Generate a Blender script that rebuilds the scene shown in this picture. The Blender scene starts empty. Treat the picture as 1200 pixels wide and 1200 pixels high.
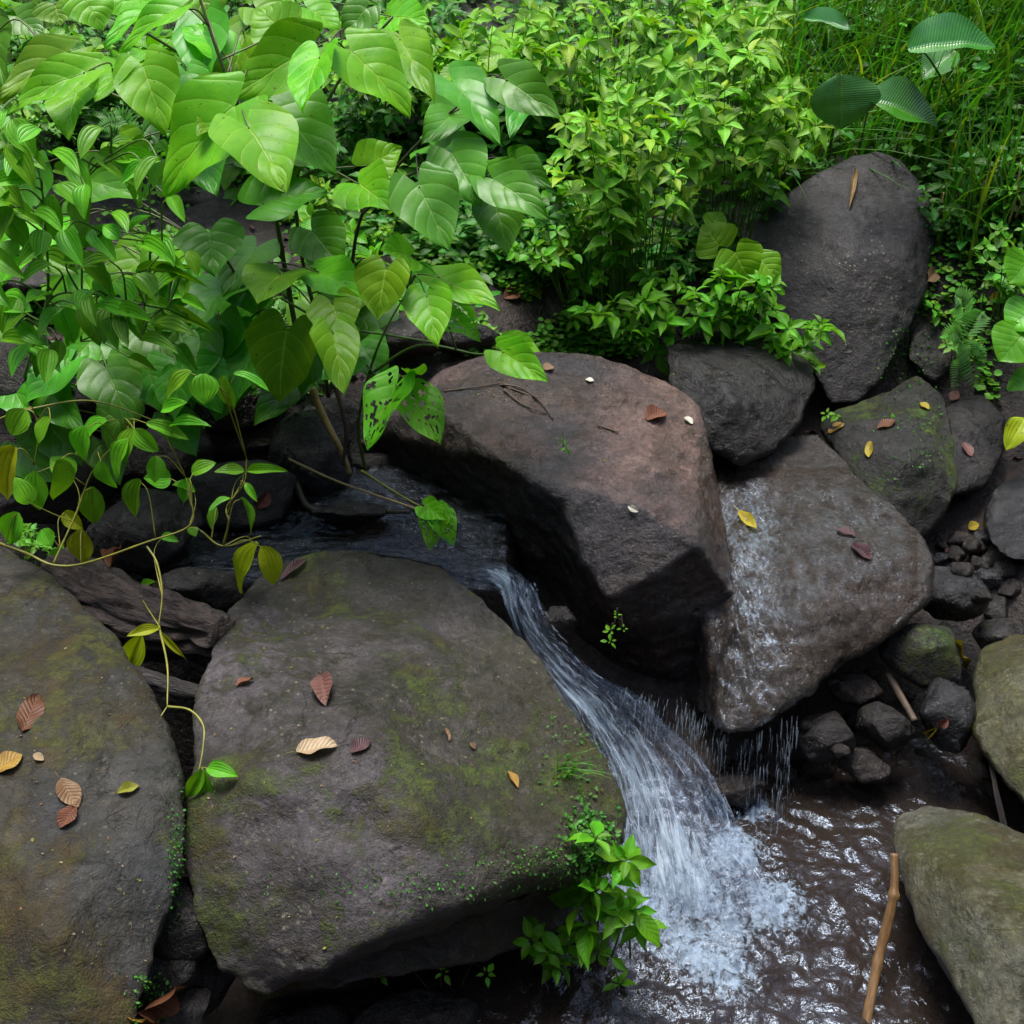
import bpy, bmesh, math, random
import numpy as np
from mathutils import Vector, Matrix, noise
from mathutils.bvhtree import BVHTree
R=math.radians
random.seed(7); rng=np.random.default_rng(7)
S=bpy.context.scene
# ------------------------------------------------------------ camera, sky, sun, exposure
CAM=Vector((0,0,2.6)); PITCH=32.0; FPX=1448.5
cd=bpy.data.cameras.new("camera"); cam=bpy.data.objects.new("camera",cd); S.collection.objects.link(cam)
cam.location=CAM; cam.rotation_euler=(R(90-PITCH),0,0); cd.sensor_width=36; cd.lens=36*FPX/1200; cd.clip_end=500; cd.clip_start=.02
S.camera=cam
SUN_EL, SUN_AZ = 79.0, -30.0      # azimuth measured from +y towards +x
W=bpy.data.worlds.new("World"); S.world=W; W.use_nodes=True
nt=W.node_tree; sky=nt.nodes.new("ShaderNodeTexSky"); sky.sky_type='NISHITA'; sky.sun_disc=False
sky.sun_elevation=R(SUN_EL); sky.sun_rotation=R(SUN_AZ); sky.air_density=1.0; sky.dust_density=3.0; sky.ozone_density=1.0
bg=nt.nodes["Background"]; bg.inputs[1].default_value=.10; nt.links.new(sky.outputs[0],bg.inputs[0])
sl=bpy.data.lights.new("sun","SUN"); sl.energy=1.5; sl.angle=R(24); sl.color=(1,.97,.93)
so=bpy.data.objects.new("sun",sl); S.collection.objects.link(so)
sd=Vector((math.sin(R(SUN_AZ))*math.cos(R(SUN_EL)),math.cos(R(SUN_AZ))*math.cos(R(SUN_EL)),math.sin(R(SUN_EL))))
so.rotation_euler=sd.to_track_quat('Z','Y').to_euler(); so.location=(0,0,9)
S.view_settings.view_transform='Standard'; S.view_settings.look='None'; S.view_settings.gamma=1
S.view_settings.exposure=1.6
S.cycles.max_bounces=6; S.cycles.transparent_max_bounces=16; S.cycles.transmission_bounces=4
S.cycles.caustics_reflective=False; S.cycles.caustics_refractive=False

# ------------------------------------------------------------ helpers
cp,sp=math.cos(R(PITCH)),math.sin(R(PITCH))
def ray(u,v):
    a=(u-600)/FPX; b=-(v-600)/FPX
    return Vector((a, cp+b*sp, -sp+b*cp))
def at(u,v,Y):                       # point of the world that far up the valley, seen at (u,v) of the photograph
    d=ray(u,v); return CAM+d*(Y/d.y)
def atz(u,v,z):
    d=ray(u,v); return CAM+d*((z-CAM.z)/d.z)
def pxm(Y): return Y/cp/FPX*1.0
def sm(a,b,x):
    t=min(1,max(0,(x-a)/(b-a))); return t*t*(3-2*t)
def link(o): S.collection.objects.link(o)
def tag(o,label=None,cat=None,group=None,kind=None):
    if label: o['label']=label
    if cat: o['category']=cat
    if group: o['group']=group
    if kind: o['kind']=kind
    return o
def empty(name,loc):
    o=bpy.data.objects.new(name,None); o.empty_display_size=.05; o.location=loc; link(o); return o
class MB:
    def __init__(s): s.V=[];s.F=[];s.UV=[];s.C=[];s.n=0
    def add(s,V,F,UV=None,rnd=.5):
        V=np.asarray(V,float); k=len(V)
        s.V.append(V); s.UV.append(np.zeros((k,2)) if UV is None else UV); s.C.append(np.full(k,rnd))
        o=s.n
        s.F.extend([tuple(i+o for i in f) for f in F]); s.n+=k
    def inst(s,T,M,rnd=.5):
        V,F,UV=T; m=np.array(M); s.add(V@m[:3,:3].T+m[:3,3],F,UV,rnd)
    def build(s,name,mat,parent=None,loc=None,smooth=True):
        if not s.V: s.add([(0,0,0),(0,.001,0),(.001,0,0)],[(0,1,2)])
        V=np.concatenate(s.V); UV=np.concatenate(s.UV); C=np.concatenate(s.C)
        org=Vector((0,0,0))
        if parent is not None: org=parent.matrix_world.translation if False else Vector(root_loc(parent))
        elif loc is not None: org=Vector(loc)
        me=bpy.data.meshes.new(name); me.from_pydata((V-np.array(org)).tolist(),[],s.F)
        uvl=me.uv_layers.new(name="UVMap"); li=np.zeros(len(me.loops),int); me.loops.foreach_get("vertex_index",li)
        uvl.data.foreach_set("uv",UV[li].ravel())
        at_=me.attributes.new("rnd",'FLOAT','POINT'); at_.data.foreach_set("value",C)
        if smooth: me.polygons.foreach_set("use_smooth",[True]*len(me.polygons))
        me.materials.append(mat); me.update()
        o=bpy.data.objects.new(name,me); link(o)
        if parent is not None: o.parent=parent
        else: o.location=org
        return o
def root_loc(o):
    v=Vector(o.location)
    while o.parent: o=o.parent; v=v+Vector(o.location)
    return v
def spline(P,n=8):
    P=[Vector(p) for p in P]
    if len(P)<3: return [P[0].lerp(P[-1],i/n) for i in range(n+1)]
    Q=[P[0]*2-P[1]]+P+[P[-1]*2-P[-2]]; out=[]
    for i in range(1,len(Q)-2):
        a,b,c,d=Q[i-1],Q[i],Q[i+1],Q[i+2]
        for k in range(n):
            t=k/n; out.append(.5*((2*b)+(c-a)*t+(2*a-5*b+4*c-d)*t*t+(3*b-a-3*c+d)*t**3))
    out.append(P[-1]); return out
def tube(mb,P,r0,r1,sides=6,rnd=.5,jit=0,rf=None):
    P=[Vector(p) for p in P]; n=len(P); V=[];F=[];UV=[]
    up=Vector((.3,.2,.9)).normalized()
    for i,p in enumerate(P):
        d=(P[min(i+1,n-1)]-P[max(i-1,0)])
        if d.length<1e-9: d=Vector((0,0,1))
        d.normalize(); x=d.cross(up)
        if x.length<.05: x=d.cross(Vector((1,0,0)))
        x.normalize(); y=x.cross(d); r=r0+(r1-r0)*i/(n-1)
        if rf: r*=rf(i/(n-1))
        for k in range(sides):
            a=2*math.pi*k/sides; rr=r*(1+jit*(random.random()-.5)); q=p+(x*math.cos(a)+y*math.sin(a))*rr
            V.append(q[:]); UV.append((k/sides,i/(n-1)))
    for i in range(n-1):
        for k in range(sides):
            a=i*sides+k; b=i*sides+(k+1)%sides; F.append((a,b,b+sides,a+sides))
    F.append(tuple(range(sides-1,-1,-1))); F.append(tuple((n-1)*sides+k for k in range(sides)))
    mb.add(V,F,np.array(UV),rnd)

# ------------------------------------------------------------ material helpers
class NT:
    def __init__(s,name):
        s.m=bpy.data.materials.new(name); s.m.use_nodes=True; s.t=s.m.node_tree; s.t.nodes.clear(); s.out=s.n("OutputMaterial")
    def n(s,k,**kw):
        nd=s.t.nodes.new("ShaderNode"+k)
        for a,b in kw.items(): setattr(nd,a,b)
        return nd
    def l(s,a,b): s.t.links.new(a,b)
    def val(s,x,sock):
        if hasattr(x,'is_output') or isinstance(x,bpy.types.NodeSocket): s.l(x,sock)
        else: sock.default_value=x
    def math(s,op,a,b=0.0,c=None,clamp=False):
        nd=s.n("Math",operation=op); nd.use_clamp=clamp; s.val(a,nd.inputs[0]); s.val(b,nd.inputs[1])
        if c is not None: s.val(c,nd.inputs[2])
        return nd.outputs[0]
    def mix(s,f,a,b,mode='MIX'):
        nd=s.n("Mix",data_type='RGBA',blend_type=mode); s.val(f,nd.inputs[0])
        for x,k in((a,6),(b,7)):
            if isinstance(x,tuple): nd.inputs[k].default_value=(*x[:3],1)
            else: s.l(x,nd.inputs[k])
        return nd.outputs[2]
    def ramp(s,f,a,b):            # smooth 0..1 between a and b
        nd=s.n("MapRange",interpolation_type='SMOOTHSTEP'); s.val(f,nd.inputs[0]); nd.inputs[1].default_value=a; nd.inputs[2].default_value=b
        return nd.outputs[0]
    def noise(s,vec,scale,detail=4,rough=.55,dist=0,out=0):
        nd=s.n("TexNoise"); s.l(vec,nd.inputs['Vector']); nd.inputs['Scale'].default_value=scale; nd.inputs['Detail'].default_value=detail
        nd.inputs['Roughness'].default_value=rough; nd.inputs['Distortion'].default_value=dist; return nd.outputs[out]
    def mapping(s,vec,scale=(1,1,1),rot=(0,0,0),loc=(0,0,0)):
        nd=s.n("Mapping"); s.l(vec,nd.inputs[0]); nd.inputs['Scale'].default_value=scale; nd.inputs['Rotation'].default_value=rot; nd.inputs['Location'].default_value=loc
        return nd.outputs[0]
    def bump(s,h,strength=.3,dist=.01,nrm=None):
        nd=s.n("Bump"); nd.inputs['Strength'].default_value=strength; nd.inputs['Distance'].default_value=dist; s.l(h,nd.inputs['Height'])
        if nrm is not None: s.l(nrm,nd.inputs['Normal'])
        return nd.outputs[0]
def rock_mat(name,a,b,c=None,moss=.3,mosscol=(.045,.075,.012),rough=(.38,.62),wet=0.0,speck=.5,grain=1.0,streak=0.0,pink=0.0,mz=(.1,.9),seed=0.,side=None):
    K=.35; a=tuple(x*K for x in a); b=tuple(x*K for x in b); c=tuple(x*K for x in c) if c else None; mosscol=tuple(x*.8 for x in mosscol)
    N=NT(name); tc=N.n("TexCoord"); P=N.mapping(tc.outputs['Object'],loc=(seed*3.1,seed*1.7,seed))
    geo=N.n("NewGeometry"); sep=N.n("SeparateXYZ"); N.l(geo.outputs['Normal'],sep.inputs[0])
    n1=N.noise(P,2.2,6,.62,.6); n2=N.noise(P,9,8,.7,.3); n3=N.noise(P,60,5,.75); n4=N.noise(P,4.5,6,.7,1.2); n5=N.noise(P,190,3,.7)
    col=N.mix(N.ramp(n1,.36,.62),a,b)
    if c: col=N.mix(N.ramp(n4,.5,.66),col,c)
    if side:      # olive film growing on the half of the stone next to the water
        so_=N.n("SeparateXYZ"); N.l(tc.outputs['Object'],so_.inputs[0]); sx=N.ramp(N.math('ADD',so_.outputs[0],N.math('MULTIPLY',N.noise(P,2.4,6,.65,.8),.7)),side[0],side[1])
        col=N.mix(N.math('MULTIPLY',sx,.85),col,(.034,.031,.014))
    if pink:
        np_=N.noise(P,1.5,5,.6,.5); col=N.mix(N.math('MULTIPLY',N.math('MULTIPLY',N.ramp(np_,.42,.64),pink),N.ramp(sep.outputs[2],.72,.88)),col,(.155,.095,.082))
    col=N.mix(N.math('MULTIPLY',N.ramp(n2,.42,.62),.55),col,N.mix(.5,col,(.006,.006,.007)))
    col=N.mix(N.math('MULTIPLY',N.ramp(N.noise(P,6.5,8,.75,.5),.53,.63),.55),col,N.mix(1.0,col,(1.75,1.7,1.75),'MULTIPLY'))
    # fine grain
    g=N.ramp(n3,.42,.68); col=N.mix(N.math('MULTIPLY',g,.75*grain),col,N.mix(1.0,col,(2.1,2.05,1.95),'MULTIPLY'))
    col=N.mix(N.math('MULTIPLY',N.ramp(n5,.55,.35),.5),col,N.mix(1.0,col,(.45,.45,.45),'MULTIPLY'))
    if streak:
        ns=N.noise(N.mapping(P,scale=(9,9,1.3)),1.6,5,.6); col=N.mix(N.math('MULTIPLY',N.ramp(ns,.48,.66),streak),col,N.mix(1.0,col,(.38,.34,.3),'MULTIPLY'))
    if speck:
        vo=N.n("TexVoronoi"); N.l(P,vo.inputs['Vector']); vo.inputs['Scale'].default_value=38
        vo2=N.n("TexVoronoi"); N.l(P,vo2.inputs['Vector']); vo2.inputs['Scale'].default_value=95
        s1=N.math('MULTIPLY',N.ramp(vo.outputs['Distance'],.20,.10),N.ramp(N.noise(P,3.1,3,.5),.49,.58))
        s2=N.math('MULTIPLY',N.ramp(vo2.outputs['Distance'],.20,.10),N.ramp(N.noise(P,5.1,3,.5),.46,.57))
        col=N.mix(N.math('MULTIPLY',N.math('MAXIMUM',s1,s2),speck),col,(.20,.19,.12))
    mm=None
    if moss:
        nm=N.noise(P,2.6,9,.72,.4); nmf=N.noise(P,34,6,.8)
        m=N.ramp(N.math('ADD',nm,N.math('MULTIPLY',nmf,.35)),.86-moss*.42,.98-moss*.42)
        zz=N.ramp(sep.outputs[2],mz[0],mz[1]); m=N.math('MULTIPLY',m,N.math('ADD',N.math('MULTIPLY',zz,.75),.25))
        mc=N.mix(N.ramp(nmf,.35,.65),mosscol,tuple(min(1,x*2.1) for x in mosscol))
        mc=N.mix(N.ramp(N.noise(P,7,4,.6),.45,.6),mc,(mosscol[0]*1.5,mosscol[1]*.95,mosscol[2]))
        col=N.mix(m,col,mc); mm=m
    pv=N.n("TexVoronoi"); N.l(N.mix(.12,P,n2),pv.inputs['Vector']) if False else N.l(P,pv.inputs['Vector']); pv.inputs['Scale'].default_value=17; pv.feature='F1'
    pit=N.math('MULTIPLY',N.ramp(pv.outputs['Distance'],.28,.05),N.ramp(N.noise(P,6.3,3,.6),.52,.62))
    col=N.mix(N.math('MULTIPLY',pit,.35),col,N.mix(1.0,col,(.4,.4,.4),'MULTIPLY'))
    n6=N.noise(P,24,7,.72,.8)
    col=N.mix(N.math('MULTIPLY',N.ramp(n6,.56,.44),.45*grain),col,N.mix(1.0,col,(.5,.5,.48),'MULTIPLY'))
    h=N.math('ADD',N.math('MULTIPLY',n6,1.3),N.math('ADD',N.math('MULTIPLY',pit,-.7),N.math('MULTIPLY',n2,1.6)))
    h=N.math('ADD',h,N.math('MULTIPLY',n2,0.0)) if True else h
    h=N.math('ADD',h,N.math('ADD',N.math('MULTIPLY',n3,.55),N.math('MULTIPLY',n5,.22)))
    # dents and thin cracks
    cr=N.noise(N.mapping(P,scale=(1,1,1.6)),3.3,7,.6,1.5); crl=N.ramp(N.math('ABSOLUTE',N.math('SUBTRACT',cr,.5)),.0,.012)
    crl=N.math('MAXIMUM',crl,N.ramp(N.noise(P,2.3,2,.5),.56,.5))
    h=N.math('ADD',h,N.math('MULTIPLY',crl,.5))
    if mm is not None: h=N.math('ADD',h,N.math('MULTIPLY',N.math('MULTIPLY',mm,N.noise(P,120,3,.8)),1.3))
    nb=N.bump(h,.8*grain,.014)
    b_=N.n("BsdfPrincipled"); N.l(col,b_.inputs['Base Color']); N.l(nb,b_.inputs['Normal'])
    rr=N.n("MapRange"); N.l(n2,rr.inputs[0]); rr.inputs[1].default_value=.35; rr.inputs[2].default_value=.65; rr.inputs[3].default_value=rough[0]; rr.inputs[4].default_value=rough[1]
    rv=rr.outputs[0]
    if mm is not None: rv=N.math('ADD',rv,N.math('MULTIPLY',mm,.35),clamp=True)
    N.l(rv,b_.inputs['Roughness']); b_.inputs['Specular IOR Level'].default_value=.5
    if not wet:
        b_.inputs['Coat Weight'].default_value=.10; b_.inputs['Coat Roughness'].default_value=.2; N.l(N.bump(n2,.5,.02),b_.inputs['Coat Normal'])
    if wet:
        wn=N.noise(N.mapping(P,scale=(1.6,1.6,.7)),20,5,.65,.8); wm=N.noise(P,55,3,.6,.5)
        wb=N.bump(N.math('ADD',wn,N.math('MULTIPLY',wm,.4)),.8,.03)
        b_.inputs['Coat Weight'].default_value=wet; b_.inputs['Coat Roughness'].default_value=.12; b_.inputs['Coat IOR'].default_value=1.38; N.l(wb,b_.inputs['Coat Normal'])
    N.l(b_.outputs[0],N.out.inputs[0]); return N.m
def leaf_mat(name,col,col2,vein,kind='pinnate',nv=8,rough=.42,trans=.35,bump=.5,spots=0.0,hue=.02,valr=.35,veinmix=.5,spotcol=(.10,.06,.015),yellow=0.0,spec=.32):
    N=NT(name); tc=N.n("TexCoord"); uv=N.n("SeparateXYZ"); N.l(tc.outputs['UV'],uv.inputs[0])
    s=N.math('ABSOLUTE',N.math('SUBTRACT',N.math('MULTIPLY',uv.outputs[0],2),1)); t=uv.outputs[1]
    at_=N.n("Attribute"); at_.attribute_name="rnd"; rnd=at_.outputs['Fac']
    if kind=='pinnate': ph=N.math('SUBTRACT',N.math('MULTIPLY',t,nv),N.math('MULTIPLY',N.math('POWER',s,.8),nv*(.42 if nv==5 else .26)))
    elif kind=='fine': ph=N.math('SUBTRACT',N.math('MULTIPLY',t,nv),N.math('MULTIPLY',s,nv*.12))
    else: ph=N.math('MULTIPLY',s,nv)
    fr=N.math('ABSOLUTE',N.math('SUBTRACT',N.math('FRACT',ph),.5))          # .5 on the vein, 0 between
    line=N.ramp(fr,.455,.495); mid=N.ramp(s,.05 if kind!='fine' else .075,.015)
    if kind=='fine': line=N.math('MULTIPLY',line,.5)
    vm=N.math('MAXIMUM',N.math('MULTIPLY',line,.75),mid)
    P=tc.outputs['Object']
    nn=N.noise(P,14,4,.6); base=N.mix(N.ramp(nn,.35,.65),col,col2)
    hv=N.n("HueSaturation"); N.l(base,hv.inputs['Color']); N.val(N.math('MULTIPLY_ADD',rnd,hue,.5-hue/2),hv.inputs['Hue']); N.val(N.math('MULTIPLY_ADD',rnd,valr,1-valr/2),hv.inputs['Value'])
    base=hv.outputs[0]
    if yellow: base=N.mix(N.math('MULTIPLY',N.ramp(rnd,.90,.96),yellow),base,(.42,.43,.03))
    base=N.mix(N.math('MULTIPLY',vm,veinmix),base,vein)
    if spots:
        ns=N.noise(P,75,3,.6); base=N.mix(N.math('MULTIPLY',N.ramp(ns,.66,.72),spots),base,spotcol)
    hgt=N.math('ADD',N.math('MULTIPLY',N.math('POWER',N.math('MULTIPLY',fr,2),3),-1.0),N.math('MULTIPLY',mid,-1.2))
    hgt=N.math('ADD',hgt,N.math('MULTIPLY',N.noise(P,90,3,.6),.5))
    nb=N.bump(hgt,bump*.42,.003)
    p=N.n("BsdfPrincipled"); N.l(base,p.inputs['Base Color']); p.inputs['Roughness'].default_value=rough; N.l(nb,p.inputs['Normal']); p.inputs['Specular IOR Level'].default_value=spec
    tr=N.n("BsdfTranslucent"); N.l(N.mix(1.0,base,(1.25,1.3,.35),'MULTIPLY'),tr.inputs[0])
    mx=N.n("MixShader"); mx.inputs[0].default_value=trans; N.l(p.outputs[0],mx.inputs[1]); N.l(tr.outputs[0],mx.inputs[2]); N.l(mx.outputs[0],N.out.inputs[0])
    return N.m
def plain_mat(name,a,b,scale=30,rough=.6,stretch=(1,1,1),bump=.4,uvc=False,bd=.004):
    N=NT(name); tc=N.n("TexCoord"); P=N.mapping(tc.outputs['UV' if uvc else 'Object'],scale=stretch)
    n=N.noise(P,scale,6,.65,.4); col=N.mix(N.ramp(n,.35,.65),a,b); p=N.n("BsdfPrincipled"); N.l(col,p.inputs['Base Color']); p.inputs['Roughness'].default_value=rough
    N.l(N.bump(n,bump,bd),p.inputs['Normal']); N.l(p.outputs[0],N.out.inputs[0]); return N.m

M={}
M['grey']=rock_mat('grey_stone',(.19,.165,.178),(.062,.054,.030),(.050,.044,.020),moss=.43,mosscol=(.042,.060,.006),rough=(.36,.62),speck=.7,seed=1,mz=(-.6,.4),side=(.42,.74))
M['mossy']=rock_mat('mossy_stone',(.085,.09,.09),(.085,.068,.028),(.028,.032,.014),moss=.47,mosscol=(.046,.048,.006),rough=(.42,.68),speck=.5,seed=2,mz=(-.4,.3))
M['red']=rock_mat('reddish_stone',(.105,.095,.11),(.14,.085,.055),(.075,.065,.075),moss=.15,mosscol=(.03,.04,.008),rough=(.2,.38),speck=.5,pink=.75,streak=.45,seed=3.3,mz=(-.5,1))
M['wet']=rock_mat('wet_brown_stone',(.046,.032,.021),(.070,.052,.040),(.034,.031,.031),moss=.12,rough=(.22,.42),wet=1.0,speck=.12,seed=4)
M['dark']=rock_mat('dark_slab_stone',(.075,.070,.078),(.058,.050,.048),(.095,.086,.082),moss=.15,mosscol=(.03,.04,.008),rough=(.42,.6),speck=.9,streak=.5,seed=5)
M['black']=rock_mat('damp_dark_stone',(.036,.034,.037),(.027,.023,.019),(.048,.042,.034),moss=.25,mosscol=(.025,.04,.006),rough=(.25,.5),speck=.25,seed=6)
M['blue']=rock_mat('blueish_river_stone',(.038,.043,.052),(.027,.029,.032),None,moss=.18,rough=(.22,.4),speck=.2,seed=7)
M['green']=rock_mat('green_river_stone',(.26,.265,.19),(.20,.20,.075),(.16,.14,.045),moss=.45,mosscol=(.045,.055,.006),rough=(.2,.42),wet=.35,speck=.25,seed=8,mz=(-.9,.2))
M['moss2']=rock_mat('green_moss_stone',(.032,.031,.028),(.022,.023,.015),None,moss=.44,mosscol=(.040,.075,.005),rough=(.4,.6),speck=.2,seed=9,mz=(-.8,.2))
M['brownrock']=rock_mat('brown_wet_pebble',(.06,.036,.025),(.036,.027,.02),None,moss=.05,rough=(.15,.35),wet=.3,speck=.1,seed=10)
N_=NT('ground_soil')
def soil():
    N=N_; tc=N.n("TexCoord"); P=tc.outputs['Object']; n1=N.noise(P,1.2,6,.6); n2=N.noise(P,14,6,.7); n3=N.noise(P,60,4,.7)
    col=N.mix(N.ramp(n1,.4,.6),(.020,.014,.010),(.009,.007,.006)); col=N.mix(N.ramp(n2,.45,.6),col,(.042,.031,.026)); col=N.mix(N.math('MULTIPLY',N.ramp(n3,.5,.7),.5),col,(.02,.016,.012))
    geo=N.n("NewGeometry"); sp_=N.n("SeparateXYZ"); N.l(geo.outputs['Position'],sp_.inputs[0])
    col=N.mix(N.math('MULTIPLY',N.ramp(sp_.outputs[1],5.5,7.5),1),col,N.mix(N.ramp(n2,.4,.6),(.02,.035,.008),(.035,.06,.012)))
    p=N.n("BsdfPrincipled"); N.l(col,p.inputs['Base Color']); p.inputs['Roughness'].default_value=.45
    N.l(N.bump(N.math('ADD',n2,N.math('MULTIPLY',n3,.6)),.9,.03),p.inputs['Normal']); N.l(p.outputs[0],N.out.inputs[0]); return N.m
M['soil']=soil()
M['heart']=leaf_mat('heart_leaf_green',(.19,.49,.014),(.13,.41,.012),(.46,.66,.10),'pinnate',5,rough=.38,trans=.42,bump=1.1,spots=.9,valr=.65,hue=.04,veinmix=.42,spec=.26)
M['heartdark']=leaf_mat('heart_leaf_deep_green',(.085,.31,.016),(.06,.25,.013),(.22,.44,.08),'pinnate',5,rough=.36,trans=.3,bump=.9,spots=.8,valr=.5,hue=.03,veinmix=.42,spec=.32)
M['ribbed']=leaf_mat('ribbed_leaf_green',(.16,.45,.018),(.11,.36,.015),(.04,.15,.012),'par',3.5,rough=.34,trans=.33,bump=1.0,spots=.3,valr=.5,hue=.03,veinmix=.35)
M['ribyel']=leaf_mat('ribbed_leaf_yellow_green',(.36,.42,.01),(.28,.35,.01),(.12,.2,.012),'par',3.5,rough=.38,trans=.35,bump=1.0,spots=.9,valr=.5,hue=.03,veinmix=.3)
M['pale']=leaf_mat('whorl_leaf_pale_green',(.23,.50,.032),(.15,.39,.02),(.08,.25,.012),'pinnate',9,rough=.42,trans=.30,bump=.7,valr=.7,hue=.035,veinmix=.4,yellow=.6,spots=.2)
M['fresh']=leaf_mat('fresh_leaf_green',(.14,.40,.012),(.09,.30,.01),(.035,.15,.01),'pinnate',7,rough=.38,trans=.35,bump=.6,valr=.5,hue=.03,veinmix=.4)
M['tiny']=leaf_mat('tiny_leaf_green',(.14,.38,.025),(.08,.27,.02),(.05,.13,.02),'pinnate',4,rough=.45,trans=.3,bump=.2,valr=.8,hue=.04,veinmix=.2,yellow=.4)
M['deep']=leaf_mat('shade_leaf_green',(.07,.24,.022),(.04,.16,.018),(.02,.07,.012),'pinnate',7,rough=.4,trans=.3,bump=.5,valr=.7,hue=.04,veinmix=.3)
M['glossy']=leaf_mat('glossy_ribbed_leaf',(.040,.20,.008),(.028,.15,.006),(.20,.40,.03),'fine',30,rough=.22,trans=.12,bump=.8,valr=.25,veinmix=.2,spec=.9)
M['grassm']=leaf_mat('grass_blade_green',(.075,.25,.022),(.05,.17,.018),(.12,.25,.04),'par',2,rough=.42,trans=.35,bump=.2,valr=.8,hue=.05,veinmix=.15,yellow=.6)
M['fern']=leaf_mat('fern_green',(.09,.30,.03),(.06,.22,.02),(.05,.14,.02),'pinnate',1,rough=.5,trans=.35,bump=.1,valr=.4,veinmix=.1)
M['stemg']=plain_mat('green_stem',(.10,.20,.03),(.07,.13,.025),25,.45)
M['stemy']=plain_mat('yellow_green_stem',(.26,.25,.025),(.16,.17,.03),25,.45)
M['stemd']=plain_mat('dark_stem',(.035,.03,.02),(.05,.05,.022),25,.6)
M['bamb']=plain_mat('jointed_stem',(.09,.13,.03),(.07,.06,.025),18,.5,stretch=(1,1,3))
M['bark']=plain_mat('rotten_bark',(.050,.034,.026),(.008,.006,.005),3.6,.75,stretch=(9,1.6,1),bump=1.0,uvc=True,bd=.02)
M['darkwood']=plain_mat('wet_dark_wood',(.04,.032,.028),(.015,.012,.012),4,.45,stretch=(8,1.5,1),bump=1,uvc=True,bd=.01)
M['cane']=plain_mat('yellow_brown_cane',(.20,.115,.042),(.11,.06,.025),5,.4,stretch=(5,2,1),bump=.5,uvc=True)
M['twig']=plain_mat('dry_twig',(.10,.07,.045),(.05,.035,.025),20,.7)
M['straw']=plain_mat('dry_straw',(.36,.26,.12),(.22,.14,.06),20,.6)
def dead(name,a,b,v): return leaf_mat(name,a,b,v,'pinnate',9,rough=.5,trans=.08,bump=1.2,valr=.2,spots=.6,veinmix=.5,spotcol=(.05,.03,.015))
M['d_brown']=dead('dead_leaf_brown',(.12,.05,.02),(.08,.032,.013),(.30,.14,.06))
M['d_pink']=dead('dead_leaf_pinkish',(.20,.11,.085),(.15,.075,.06),(.16,.07,.05))
M['d_cream']=dead('dead_leaf_cream',(.40,.31,.19),(.30,.20,.11),(.35,.22,.10))
M['d_tan']=dead('dead_leaf_tan',(.24,.155,.08),(.15,.085,.04),(.20,.10,.04))
M['d_yellow']=dead('dead_leaf_yellow',(.40,.34,.025),(.30,.24,.025),(.60,.50,.10))
M['d_olive']=dead('dead_leaf_olive',(.25,.27,.03),(.18,.17,.03),(.30,.30,.06))
M['d_ochre']=dead('dead_leaf_ochre',(.32,.20,.035),(.22,.12,.02),(.25,.12,.02))
M['d_red']=dead('dead_leaf_rust',(.17,.065,.035),(.12,.04,.022),(.12,.04,.02))
M['d_purple']=dead('dead_leaf_purple',(.085,.04,.042),(.055,.025,.03),(.2,.1,.08))
M['white']=plain_mat('white_petal',(.42,.41,.33),(.32,.31,.25),30,.5)
# ------------------------------------------------------------ ground
def skyblock_walls(x,y):  # unseen walls added on all sides, to block low sky light
    wall=0
    wall+=sm(2.6,7.0,abs(x+.1))*5.5+max(0,abs(x)-7)*.25
    wall+=sm(.2,-5,y)*7.5+sm(7.2,13,y)*3.0+max(0,y-13)*.2
    return wall
def ground(x,y):
    p=Vector((x,y,0))
    right=-.16+.16*sm(2.3,2.78,y)+.27*sm(2.75,3.3,y)+.13*sm(3.3,4.0,y)+.42*sm(3.95,4.5,y)
    left=-.22+.74*sm(2.55,2.95,y)+.30*sm(3.45,3.85,y)
    chan=-.15*math.exp(-((y-3.2)/.28)**2)
    w=sm(-.15,.35,x); h=(left+chan)*(1-w)+right*w
    h+=max(0,y-3.9)*.30*(1-.22*sm(.2,-1.2,x))
    h+=sm(1.35,2.2,x)*.35*sm(1.6,2.6,y)+ .2*sm(-1.3,-2.2,x)
    h+=noise.fractal(p*1.3,.8,2.2,5)*.07*sm(2.2,3.6,y)+noise.fractal(p*7,.8,2.2,4)*.022
    return h+skyblock_walls(x,y)
def grid_mesh(name,xs,ys,fn,mat):
    nx,ny=len(xs),len(ys); V=[(x,y,fn(x,y)) for y in ys for x in xs]
    F=[(j*nx+i,j*nx+i+1,(j+1)*nx+i+1,(j+1)*nx+i) for j in range(ny-1) for i in range(nx-1)]
    me=bpy.data.meshes.new(name); me.from_pydata(V,[],F); me.polygons.foreach_set("use_smooth",[True]*len(F)); me.materials.append(mat)
    o=bpy.data.objects.new(name,me); link(o); return o
def warp(a,b,lo,hi,n,m):     # fine between lo and hi, coarse outside
    return sorted(set(np.round(np.concatenate([np.linspace(a,lo,m),np.linspace(lo,hi,n),np.linspace(hi,b,m)]),5)))
gnd=grid_mesh('ground',warp(-30,30,-2.3,2.3,190,26),warp(-14,45,1.2,6.5,220,26),ground,M['soil']); tag(gnd,kind='structure')

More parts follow.
